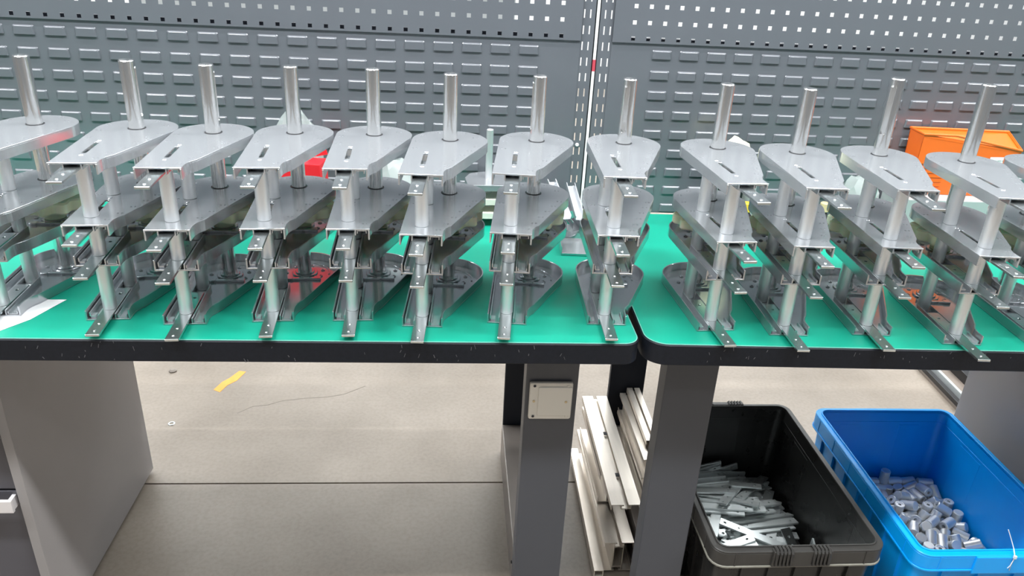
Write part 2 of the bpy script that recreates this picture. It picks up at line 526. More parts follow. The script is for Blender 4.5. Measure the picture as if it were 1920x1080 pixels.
# ------------------------------------------------------------------ benches
def bench(label, x0, x1, y0, y1, radii, pivot, rz, matlabel):
    t = thing('workbench', label, 'workbench', (pivot[0], pivot[1], BZ), rz, 'workbenches')
    px, py = pivot
    o = rrect(x0-px, x1-px, y0-py, y1-py, radii, 10)
    bm = bmesh.new(); prism(bm, [o], -0.0455, -0.0022, 0.002)
    lk('worktop', fin(bm, 'worktop', 30), M['edge'], t)
    g = rrect(x0-px+0.004, x1-px-0.004, y0-py+0.004, y1-py-0.003, [max(0, r-0.004) for r in radii], 10)
    bm = bmesh.new(); prism(bm, [g], -0.0024, -0.0002)
    mo = lk('rubber_mat', fin(bm, 'rubber_mat'), M['mat_green'], t)
    mo['label'] = matlabel
    a = rrect(x0-px+0.0022, x1-px-0.0022, y0-py+0.0022, y1-py-0.003, [max(0, r-0.002) for r in radii], 10)
    g2 = rrect(x0-px+0.0041, x1-px-0.0041, y0-py+0.0041, y1-py-0.0035, [max(0, r-0.004) for r in radii], 10)
    bm = bmesh.new(); prism(bm, [a, g2[::-1]], -0.0024, -0.0008)
    lk('mat_edge', fin(bm, 'mat_edge'), M['mat_edge'], t)['label'] = 'pale worn edge of the green mat'
    random.seed(int(x0*100)+900)
    bm = bmesh.new()
    for k in range(60):
        x = random.uniform(x0-px+0.06, x1-px-0.06); z = random.uniform(-0.042, -0.005)
        l_ = random.uniform(0.001, 0.0045); w2 = random.uniform(0.0003, 0.0007)
        mt = Matrix.Translation((x, y0-py, z)) @ Matrix.Rotation(random.uniform(-0.6, 0.6), 4, 'Y')
        addbox(bm, -w2, w2, -0.0003, 0.0004, -l_, l_, mt)
    o_ = lk('edge_scuffs', fin(bm, 'edge_scuffs'), M['scuff'], t); o_['kind'] = 'stuff'
    return t
RZ2 = R(-1.2)
b1 = bench('left workbench with black edge under the green mat', -1.45, 0.353, 1.222, 1.951, [0.0, 0.0, 0.03, 0.032], (0.353, 1.222), R(0.12), 'green rubber mat')
b2 = bench('right workbench with rounded front left corner and black edge', 0.362, 2.1, 1.222, 1.957, [0.0, 0.0, 0.045, 0.03], (0.362, 1.222), RZ2, 'green rubber mat')

def leg_frame(label, x0, x1, yf, fb, rc):
    w_ = x1-x0
    t = thing('support_frame', label, 'table leg', (x0, yf, 0), 0, 'bench leg frames')
    zt = BZ-0.0465
    bm = bmesh.new(); addbox(bm, 0, w_, 0, 0.048, 0.0, zt, bev=0.003); lk('front_column', fin(bm, 'front_column', 30), M['leg'], t)
    bm = bmesh.new(); addbox(bm, rc, w_+rc, 0.636, 0.654, 0.0, zt, bev=0.003); lk('rear_column', fin(bm, 'rear_column', 30), M['legdark'], t)
    bm = bmesh.new(); addbox(bm, fb, w_, 0.0485, 0.6355, 0.0, 0.115, bev=0.003); lk('foot_beam', fin(bm, 'foot_beam', 30), M['foot'], t)['label'] = 'foot beam with the floor reflection in its brown'
    bm = bmesh.new(); addbox(bm, 0.05, w_-0.01, 0.0485, 0.6355, zt-0.05, zt, bev=0.002); lk('top_beam', fin(bm, 'top_beam', 30), M['legdark'], t)
    bm = bmesh.new(); addcyl(bm, 0, 0, 0, 0.003, 0.004, 12)
    lk('bolt', fin(bm, 'bolt', 30), M['black'], t, (fb, 0.12, 0.07), (0, R(-90), 0))
    return t
leg_frame('grey leg frame of the left bench carrying a cream junction box', 0.150, 0.256, 1.300, 0.008, 0.011)
leg_frame('grey leg frame of the right bench between the profiles and the black crate', 0.434, 0.541, 1.300, 0.045, 0.042)

# junction box
t = thing('junction_box', 'cream plastic junction box cover on the left bench leg', 'junction box', (0.2015, 1.2995, BZ-0.173), R(0))
bm = bmesh.new(); o = rrect(-0.0435, 0.0435, -0.0435, 0.0435, 0.005); prism(bm, [o], 0, 0.008, 0.0015)
for k in (Matrix.Rotation(R(90), 4, 'X'),):
    bmesh.ops.transform(bm, matrix=k, verts=bm.verts)
lk('cover', fin(bm, 'cover', 30), M['cream'], t)
bm = bmesh.new(); prism(bm, [rrect(-0.026, 0.043, -0.034, 0.034, 0.003)], 0.0078, 0.0105, 0.0012, Matrix.Rotation(R(90), 4, 'X'))
lk('raised_panel', fin(bm, 'raised_panel', 30), M['cream'], t)
for sx, sz, mm in ((-0.034, 0.036, 'dark'), (0.034, 0.036, 'cream'), (-0.034, -0.036, 'dark'), (0.034, -0.036, 'cream'), (-0.034, 0.0, 'tan'), (0.031, 0.0, 'tan')):
    bm = bmesh.new(); addcyl(bm, 0, 0, 0, 0.0012, 0.0028, 12, bev=0.0004)
    lk('screw', fin(bm, 'screw', 30), M[mm], t, (sx, -0.0082 if abs(sz) > 0.03 or sx < 0 else -0.0105, sz), (R(90), 0, 0))

# cabinets
def cabinet(label, x0, x1, y0, y1, side, mirror):
    t = thing('drawer_cabinet', label, 'cabinet', (x0, y0, 0), 0, 'drawer cabinets')
    W_, D_ = x1-x0, y1-y0
    zt = BZ-0.047
    bm = bmesh.new()
    for xa in (0, W_-0.02): addbox(bm, xa, xa+0.02, 0, D_, 0.012, zt, bev=0.0015)
    addbox(bm, 0.02, W_-0.02, 0.03, D_, 0.012, 0.03); addbox(bm, 0.02, W_-0.02, 0.03, D_, zt-0.02, zt)
    addbox(bm, 0.02, W_-0.02, D_-0.01, D_, 0.03, zt-0.02)
    lk('body', fin(bm, 'body', 30), M['cab'], t)
    for fx in (0.04, W_-0.04):
        for fy in (0.05, D_-0.02):
            bm = bmesh.new(); addcyl(bm, 0, 0, 0, 0.013, 0.014, 14); lk('foot', fin(bm, 'foot', 30), M['black'], t, (fx, fy, 0))
    zz = [0.034, 0.394, 0.560, zt-0.024]
    for a, b in zip(zz, zz[1:]):
        bm = bmesh.new(); addbox(bm, 0.023, W_-0.023, 0.010, 0.030, a+0.002, b-0.004, bev=0.0015)
        d = lk('drawer', fin(bm, 'drawer', 30), M['cabdark'], t)
        bm = bmesh.new()
        addbox(bm, 0.060, W_-0.026, -0.016, -0.008, b-0.040, b-0.010, None, 0.0015)
        addbox(bm, 0.060, 0.068, -0.009, 0.0105, b-0.038, b-0.012); addbox(bm, W_-0.036, W_-0.028, -0.009, 0.0105, b-0.038, b-0.012)
        lk('handle', fin(bm, 'handle'), M['handle'], d)['label'] = 'pale pull handle'
    return t
cabinet('grey drawer cabinet under the left end of the left bench', -1.31, -0.862, 1.30, 1.862, 1, False)
cabinet('grey drawer cabinet under the right bench behind the blue crate', 1.535, 1.98, 1.262, 1.86, -1, True)

# ------------------------------------------------------------------ bracket towers
NA = 28
def outline(F, off=0.0, front_off=0.0):
    """plan of the bracket plate (metres), shaft at the origin, front edge at y = -F; off moves the edge inwards"""
    Rr = 0.0742 - off
    pts = []
    # left edge upwards from the front, then round the back, then down the right
    pts.append((-0.0748+off, -F+front_off))
    pts.append((-0.0742+off, 0))
    a0, a1 = 180.0, -16.0
    for k in range(1, NA+1):
        a = R(a0 + (a1-a0)*k/NA)
        pts.append((Rr*math.cos(a), Rr*math.sin(a)))
    # straight flank to the S curve
    raw = [(0.0135, -F+0.050), (0.0085, -F+0.043), (0.0045, -F+0.035), (0.0018, -F+0.026), (0.0008, -F+0.016), (0.0008, -F)]
    for i, (x, y) in enumerate(raw):
        nx_ = [0.94, 0.90, 0.92, 0.96, 1, 1][i]; ny_ = [-0.34, -0.43, -0.38, -0.25, 0, 0][i]
        px, py = x-off*nx_, y-off*ny_
        if i == len(raw)-1: py = -F+front_off
        pts.append((px, py))
    return pts

def slot(cx, y0, y1, w_):
    return rrect(cx-w_/2, cx+w_/2, y0, y1, w_*0.3, 3)

def plate_mesh(F, up):
    """up = +1: tray with its wall standing up; -1: lid with its flange hanging down. z = 0 is the outer flat face"""
    bm = bmesh.new()
    T = 0.003
    base = outline(F)
    holes = [circ(0, 0, 0.0160, 28, True)]
    sl = slot(-0.0385, -F+0.060, -F+0.132, 0.0085)[::-1]
    holes.append(sl)
    s = up
    z = lambda a, b: (min(s*a, s*b), max(s*a, s*b))
    prism(bm, [base]+holes, *z(0, T), bev=0.0004)
    ring = outline(F) + outline(F, 0.0026)[::-1]
    prism(bm, [ring], *z(T*0.9, 0.0205), bev=0.0003)
    return bm

def ribs(F, s):
    bm = bmesh.new()
    z = lambda a, b: (min(s*a, s*b), max(s*a, s*b))
    for x in (-0.0535, -0.0252):
        addbox(bm, x, x+0.0022, -F+0.001, -F+0.150, *z(0.0029, 0.0125))
    return bm

def side_channel(F, s):
    bm = bmesh.new()
    z = lambda a, b: (min(s*a, s*b), max(s*a, s*b))
    addbox(bm, -0.0700, -0.0682, -F+0.006, -0.02, *z(0.0029, 0.0140))
    addbox(bm, -0.0700, -0.0600, -F+0.006, -F+0.020, *z(0.0029, 0.0070))
    return bm

def corner_block(F, s):
    bm = bmesh.new()
    z = lambda a, b: (min(s*a, s*b), max(s*a, s*b))
    z0, z1 = z(0.003, 0.0085)
    # a small channel with four pierced points
    addbox(bm, -0.0215, -0.0045, -F+0.002, -F+0.040, *z(0.0029, 0.0050), bev=0.0004)
    addbox(bm, -0.0215, -0.0200, -F+0.002, -F+0.040, *z(0.0029, 0.0095))
    addbox(bm, -0.0060, -0.0045, -F+0.002, -F+0.040, *z(0.0029, 0.0095))
    return bm

def dots(F, s):
    """rows of small half pierced points along both flanks"""
    bm = bmesh.new()
    P = []
    L_ = [(-0.066, -0.02), (-0.060, 0.025), (-0.066, -0.075)]
    for f in (0.10, 0.27, 0.44, 0.62, 0.80, 0.97):
        x = 0.064*(1-f) + (-0.006)*f; y = (-0.028)*(1-f) + (-F+0.020)*f
        P += [(x-0.008, y), (x-0.001, y)]
    P += [(x, y) for x, y in L_] + [(x+0.007, y) for x, y in L_]
    P += [(0.045, 0.022), (0.052, 0.022), (0.022, 0.056), (0.029, 0.056), (-0.030, 0.052), (-0.023, 0.052)]
    for x, y in P:
        t = lathe([(0.0020, -0.0002), (0.0018, 0.00015), (0, 0.00015)], 8)
        bmesh.ops.scale(t, vec=(1, 1, s*-1.0), verts=t.verts)
        bmesh.ops.translate(t, vec=(x, y, 0), verts=t.verts)
        join(bm, t)
    return bm

def studs(F):
    bm = bmesh.new()
    for y in (-F+0.048, -F+0.145):
        addcyl(bm, -0.0385, y, -0.0002, 0.0009, 0.0046, 16, r2=0.0036)
    return bm

def bar_mesh():
    """flat zinc bar with two countersunk holes near the tip; tip at y=0, length 0.19"""
    bm = bmesh.new()
    o = rrect(-0.0118, 0.0118, 0, 0.19, 0.0012, 2)
    prism(bm, [o, circ(0, 0.013, 0.0028, 12, True), circ(0, 0.040, 0.0028, 12, True), circ(0, 0.165, 0.0028, 12, True)], -0.0046, 0, 0.0005)
    return bm

def rivets_mesh():
    bm = bmesh.new()
    for y in (0.013, 0.040):
        addcyl(bm, 0, y, -0.003, 0.0013, 0.0034, 12, r2=0.0024, bev=0.0006)
    return bm

def shaft_mesh(r, h, keyed=True):
    n = 48
    zk0, zk1 = h-0.100, h-0.016
    zs = [0, 0.0012] + ([zk0-0.004, zk0-0.0039, zk0, zk1, zk1+0.0039, zk1+0.004] if keyed else []) + [h-0.0018, h]
    t = bmesh.new(); rings = []
    for k, z in enumerate(zs):
        rr = r-0.0014 if k in (0, len(zs)-1) else r
        ring = []
        for i in range(n):
            a = 2*math.pi*i/n
            x, y = rr*math.cos(a), rr*math.sin(a)
            aa = (i+n//2) % n - n//2
            if keyed and 3 <= k <= 6 and abs(aa) <= 2:
                lim = 1 if k in (3, 6) else 2
                if abs(aa) <= lim:
                    x = r-0.0042
            ring.append(t.verts.new((x, y, z)))
        rings.append(ring)
    for a, b in zip(rings, rings[1:]):
        for i in range(n):
            t.faces.new((a[i], a[(i+1) % n], b[(i+1) % n], b[i]))
    t.faces.new(rings[0])
    # lathe centre mark in the top
    bmesh.ops.inset_individual(t, faces=[t.faces.new(rings[-1])], thickness=r*0.65, depth=0)
    return t

def gear_mesh():
    bm = bmesh.new()
    n = 10; pts = []
    for i in range(n*12):
        a = 2*math.pi*i/(n*12)
        r = 0.0630 + 0.0062*math.sin(n*a) + 0.0012*math.sin(3*a+1)
        pts.append((r*math.cos(a), r*math.sin(a)))
    prism(bm, [pts, circ(0, 0, 0.0165, 24, True)], 0, 0.024, 0.0035)
    prism(bm, [circ(0, 0, 0.020, 28), circ(0, 0, 0.0165, 24, True)], -0.0225, 0.001, 0.001)
    return bm

def hub_mesh():
    bm = bmesh.new()
    prism(bm, [circ(0, 0, 0.026, 32), circ(0, 0, 0.0145, 24, True)], 0, 0.0035, 0.0008)
    prism(bm, [circ(0, 0, 0.0195, 32), circ(0, 0, 0.0145, 24, True)], 0.0034, 0.0065, 0.0008)
    for sx in (-1, 1):
        prism(bm, [rrect(sx*0.028-0.007, sx*0.028+0.007, -0.040, -0.026, 0.002)], 0, 0.005, 0.0008)
    addbox(bm, -0.024, 0.024, -0.038, -0.030, 0, 0.0045, bev=0.0008)
    # curved emboss at the back right
    arc = [(0.052*math.cos(R(a)), 0.052*math.sin(R(a))) for a in range(-10, 80, 6)] + [(0.049*math.cos(R(a)), 0.049*math.sin(R(a))) for a in range(74, -16, -6)]
    prism(bm, [arc], 0, 0.0016, 0.0003)
    for k in range(7):
        a = R(20+k*52)
        prism(bm, [circ(0.038*math.cos(a), 0.038*math.sin(a), 0.0042, 12), circ(0.038*math.cos(a), 0.038*math.sin(a), 0.0024, 10, True)], 0, 0.0022, 0.0003)
    return bm

def post_mesh(h):
    bm = bmesh.new(); addcyl(bm, 0, 0, 0, h, 0.0122, 32, bev=0.0007)
    return bm

FL_, FT_ = 0.240, 0.217       # lid and tray front edges
ME = {}
def K(name, bm, m, sm=30):
    me = fin(bm, name, sm); me.materials.append(m); ME[name] = me
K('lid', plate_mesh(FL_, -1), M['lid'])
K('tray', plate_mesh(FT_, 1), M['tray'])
K('lid_ribs', ribs(FL_, -1), M['lid']); K('tray_ribs', ribs(FT_, 1), M['lid'])
K('lid_block', corner_block(FL_, -1), M['lid']); K('tray_block', corner_block(FT_, 1), M['lid'])
K('tray_channel', side_channel(FT_, 1), M['lid'])
K('lid_dots', dots(FL_, -1), M['point'])
K('tray_studs', studs(FT_), M['lid']); K('lid_studs', studs(FL_), M['lid'])
K('bar', bar_mesh(), M['zinc']); K('rivets', rivets_mesh(), M['rivet'])
K('shaft', shaft_mesh(0.0142, 0.430), M['steel'])
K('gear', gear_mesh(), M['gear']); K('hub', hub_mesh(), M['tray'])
K('post_a', post_mesh(0.0945), M['post']); K('post_b', post_mesh(0.0695), M['post']); K('post_c', post_mesh(0.1055), M['post'])
K('post_d', post_mesh(0.1045), M['post']); K('post_e', post_mesh(0.0805), M['post'])
K('collar', lathe([(0.0149, 0), (0.0165, 0), (0.0165, 0.0007), (0.0149, 0.0007)], 32), M['dark'])

Z1, Z2, Z3 = 0.304, 0.195, 0.108
def make_tower(label, x, y, deg, key_deg, longer=1.0):
    t = thing('bracket_tower', label, 'metal bracket', (x, y, BZ), R(deg), 'bracket towers standing on the benches')
    for z in (Z1, Z2):
        p = lk('lid_plate', ME['lid'], None, t, (0, 0, z))
        for nm, key in (('guide_ribs', 'lid_ribs'), ('corner_channel', 'lid_block'), ('pierced_points', 'lid_dots'), ('studs', 'lid_studs')):
            c = lk(nm, ME[key], None, p)
            if nm in ('pierced_points', 'studs', 'guide_ribs'): c['kind'] = 'stuff'
        lk('shaft_collar', ME['collar'], None, p)
    for z in (Z3, 0.0):
        p = lk('tray_plate', ME['tray'], None, t, (0, 0, z))
        for nm, key in (('guide_ribs', 'tray_ribs'), ('corner_channel', 'tray_block'), ('side_channel', 'tray_channel')):
            c = lk(nm, ME[key], None, p)
            if nm == 'guide_ribs': c['kind'] = 'stuff'
        lk('hub', ME['hub'], None, p, (0, 0, 0.003))
    for z, tip in ((Z1-0.0085, -0.317), (Z2-0.0085, -0.3095), (Z3+0.0130, -0.295), (0.0130, -0.2945)):
        b = lk('flat_bar', ME['bar'], None, t, (-0.0395, tip, z))
        c = lk('rivets', ME['rivets'], None, b); c['kind'] = 'stuff'
    # posts, front row then rear row
    lk('post', ME['post_a'], None, t, (-0.0395, -0.190, 0.0132))
    lk('post', ME['post_b'], None, t, (-0.0395, -0.190, Z3+0.0132-0.0001))
    lk('post', ME['post_c'], None, t, (-0.0395, -0.194, Z2+0.0002))
    lk('post', ME['post_d'], None, t, (-0.0395, -0.066, 0.0032))
    lk('post', ME['post_e'], None, t, (-0.0395, -0.066, Z3+0.0032))
    lk('post', ME['post_c'], None, t, (-0.0395, -0.070, Z2+0.0002))
    s = lk('shaft', ME['shaft'], None, t, (0, 0, 0.002), (0, 0, R(key_deg-deg)))
    s.scale = (1, 1, longer)
    lk('gear', ME['gear'], None, t, (0, 0, 0.1370), (0, 0, R(x*700 % 36)))['label'] = 'pale yellow nylon gear'
    return t

TOWERS = [
 ('leftmost bracket tower, its front cut off by the left edge of the picture', -0.803, 1.519, 4.0, 100, 1.0),
 ('bracket tower second from the left, just right of the white paper', -0.611, 1.510, 5.3, 5, 1.0),
 ('bracket tower third from the left on the left bench', -0.463, 1.495, 3.5, 5, 1.0),
 ('bracket tower in front of the red carton', -0.312, 1.511, 4.5, 90, 1.0),
 ('bracket tower fifth from the left, right of the red carton', -0.1585, 1.517, 2.6, 90, 1.0),
 ('bracket tower left of the thin bare shaft', -0.0085, 1.493, -2.5, 90, 1.0),
 ('bracket tower right of the thin bare shaft', 0.164, 1.506, -5.8, 188, 1.0),
 ('bracket tower at the right end of the left bench', 0.342, 1.510, -1.7, 238, 1.0),
 ('leftmost bracket tower on the right bench', 0.532, 1.494, 3.7, 80, 1.0),
 ('bracket tower second from the left on the right bench', 0.691, 1.475, -1.5, 80, 1.0),
 ('bracket tower with tall keyed shaft left of the orange box', 0.865, 1.478, -3.0, 222, 1.058),
 ('bracket tower with tall shaft in front of the orange box', 1.031, 1.444, -3.5, 70, 1.058),
 ('rightmost bracket tower, cut off by the right edge of the picture', 1.203, 1.446, -3.0, 70, 1.058),
]
for a in TOWERS:
    make_tower(*a)


# ------------------------------------------------------------------ crates
def crate(label, cx, cy, W, D, H, rot, m, mrim, ribs_n, handle_front, mlip):
    """tapered stacking crate; W, D are the outer rim sizes"""
    t = thing('storage_crate', label, 'crate', (cx, cy, 0), rot, 'plastic crates on the floor')
    e = 0.016                                   # rim width
    Wt, Dt = W-2*e, D-2*e                       # inner top
    Wb, Db = Wt-0.018, Dt-0.018                 # inner bottom
    bm = bmesh.new()
    def rr(w_, d_, r): return rrect(-w_/2, w_/2, -d_/2, d_/2, r, 5)
    # wall shell: inner and outer skins
    levels = [(0.006, Wb, Db), (H-0.004, Wt, Dt)]
    lv_out = [(0.0, Wb+0.006, Db+0.006), (H-0.004, Wt+0.006, Dt+0.006)]
    rings = []
    for z, a, b in [lv_out[0], lv_out[1]] + [levels[1], levels[0]]:
        rings.append([bm.verts.new((x, y, z)) for x, y in rr(a, b, 0.022)])
    for a, b in zip(rings, rings[1:]):
        n = len(a)
        for i in range(n): bm.faces.new((a[i], a[(i+1) % n], b[(i+1) % n], b[i]))
    bm.faces.new(rings[0]); bm.faces.new(rings[-1])
    # shallow steps inside the walls (moulded panels)
    lk('shell', fin(bm, 'shell', 40), m, t)
    bm = bmesh.new()
    prism(bm, [rr(W, D, 0.034), rr(Wt-0.001, Dt-0.001, 0.022)[::-1]], H-0.006, H, 0.0015)
    prism(bm, [rr(Wt+0.006, Dt+0.006, 0.025), rr(Wt-0.001, Dt-0.001, 0.022)[::-1]], H-0.006, H+0.004, 0.001)
    lk('rim', fin(bm, 'rim', 30), mrim, t)
    bm = bmesh.new()
    prism(bm, [rr(W, D, 0.034), rr(W-0.006, D-0.006, 0.032)[::-1]], H-0.040, H-0.0055, 0.0008)
    for k in range(4):
        for s in (-1, 1):
            x = (-0.375+0.25*k)*W
            addbox(bm, x-0.0015, x+0.0015, s*(D/2-0.001)-0.002, s*(D/2-0.001)+0.0025, H-0.044, H-0.004)
    for k in range(6):
        for s in (-1, 1):
            y = (-0.4+0.16*k)*D
            addbox(bm, s*(W/2-0.001)-0.002, s*(W/2-0.001)+0.0025, y-0.0015, y+0.0015, H-0.044, H-0.004)
    lk('rim_skirt', fin(bm, 'rim_skirt', 30), mrim, t)
    bm = bmesh.new()
    prism(bm, [rr(W+0.004, D+0.004, 0.036), rr(W-0.014, D-0.014, 0.028)[::-1]], H-0.0455, H-0.0402, 0.0008)
    lk('skirt_lip', fin(bm, 'skirt_lip', 30), mlip, t)
    # ribs outside under the rim
    bm = bmesh.new()
    tl = math.atan(0.009/H)
    for s in (-1, 1):
        for k in range(ribs_n):
            y = -Db/2+0.05+(Db-0.10)*k/(ribs_n-1)
            mt = Matrix.Translation((s*(Wb/2+0.006), y, 0)) @ Matrix.Rotation(s*tl, 4, 'Y')
            addbox(bm, -0.0035, 0.0035, -0.002, 0.002, 0.004, H-0.046, mt)
        for k in range(max(3, ribs_n-3)):
            x = -Wb/2+0.05+(Wb-0.10)*k/(max(3, ribs_n-3)-1)
            mt = Matrix.Translation((x, s*(Db/2+0.006), 0)) @ Matrix.Rotation(-s*tl, 4, 'X')
            addbox(bm, -0.002, 0.002, -0.0035, 0.0035, 0.004, H-0.046, mt)
    o = lk('wall_ribs', fin(bm, 'wall_ribs'), m, t); o['kind'] = 'stuff'
    # inner moulded pilasters
    bm = bmesh.new()
    for s in (-1, 1):
        for x in (-0.09, 0.09):
            mt = Matrix.Translation((x, s*(Db/2+0.0005), 0)) @ Matrix.Rotation(-s*math.atan(0.009/H), 4, 'X')
            addbox(bm, -0.030, 0.030, -0.0009, 0.0009, 0.01, H-0.045, mt, 0.0004)
        for y in (-0.13, 0.13):
            mt = Matrix.Translation((s*(Wb/2+0.0005), y, 0)) @ Matrix.Rotation(s*math.atan(0.009/H), 4, 'Y')
            addbox(bm, -0.0009, 0.0009, -0.045, 0.045, 0.01, H-0.045, mt, 0.0004)
    prism(bm, [rr(Wt-0.0005, Dt-0.0005, 0.022), rr(Wt-0.0036, Dt-0.0036, 0.0205)[::-1]], H-0.038, H-0.034, 0.0003)
    o = lk('moulded_panels', fin(bm, 'moulded_panels', 30), m, t); o['kind'] = 'stuff'
    for s in ((-1, 1)):
        bm = bmesh.new()
        if handle_front:
            # ribbed grip pads either side of a plain centre
            for k in range(5):
                for q in (-1, 1):
                    x = q*(0.026+0.0085*k)
                    tube(bm, [(x, -0.012, 0.004), (x, 0.003, 0.006), (x, 0.0075, 0.0), (x, 0.0075, -0.034)], 0.0032, 7)
            addbox(bm, -0.068, 0.068, -0.008, 0.006, -0.040, 0.003, None, 0.002)
        else:
            addbox(bm, -0.075, 0.075, -0.004, 0.004, -0.052, -0.002, None, 0.003)
        bmesh.ops.scale(bm, vec=(1, s, 1), verts=bm.verts)
        lk('grip', fin(bm, 'grip', 30), mrim, t, (0, s*(D/2), H))
    return t
CH = 0.27
cA = crate('black plastic crate full of flat metal bars', 0.7815, 1.530, 0.400, 0.580, CH, R(0.4), M['bcrate'], M['brim'], 8, True, M['lip'])
cB = crate('bright blue plastic crate half full of short metal cylinders', 1.252, 1.510, 0.412, 0.580, CH, R(-0.3), M['bluec'], M['bluec'], 7, False, M['bluec'])

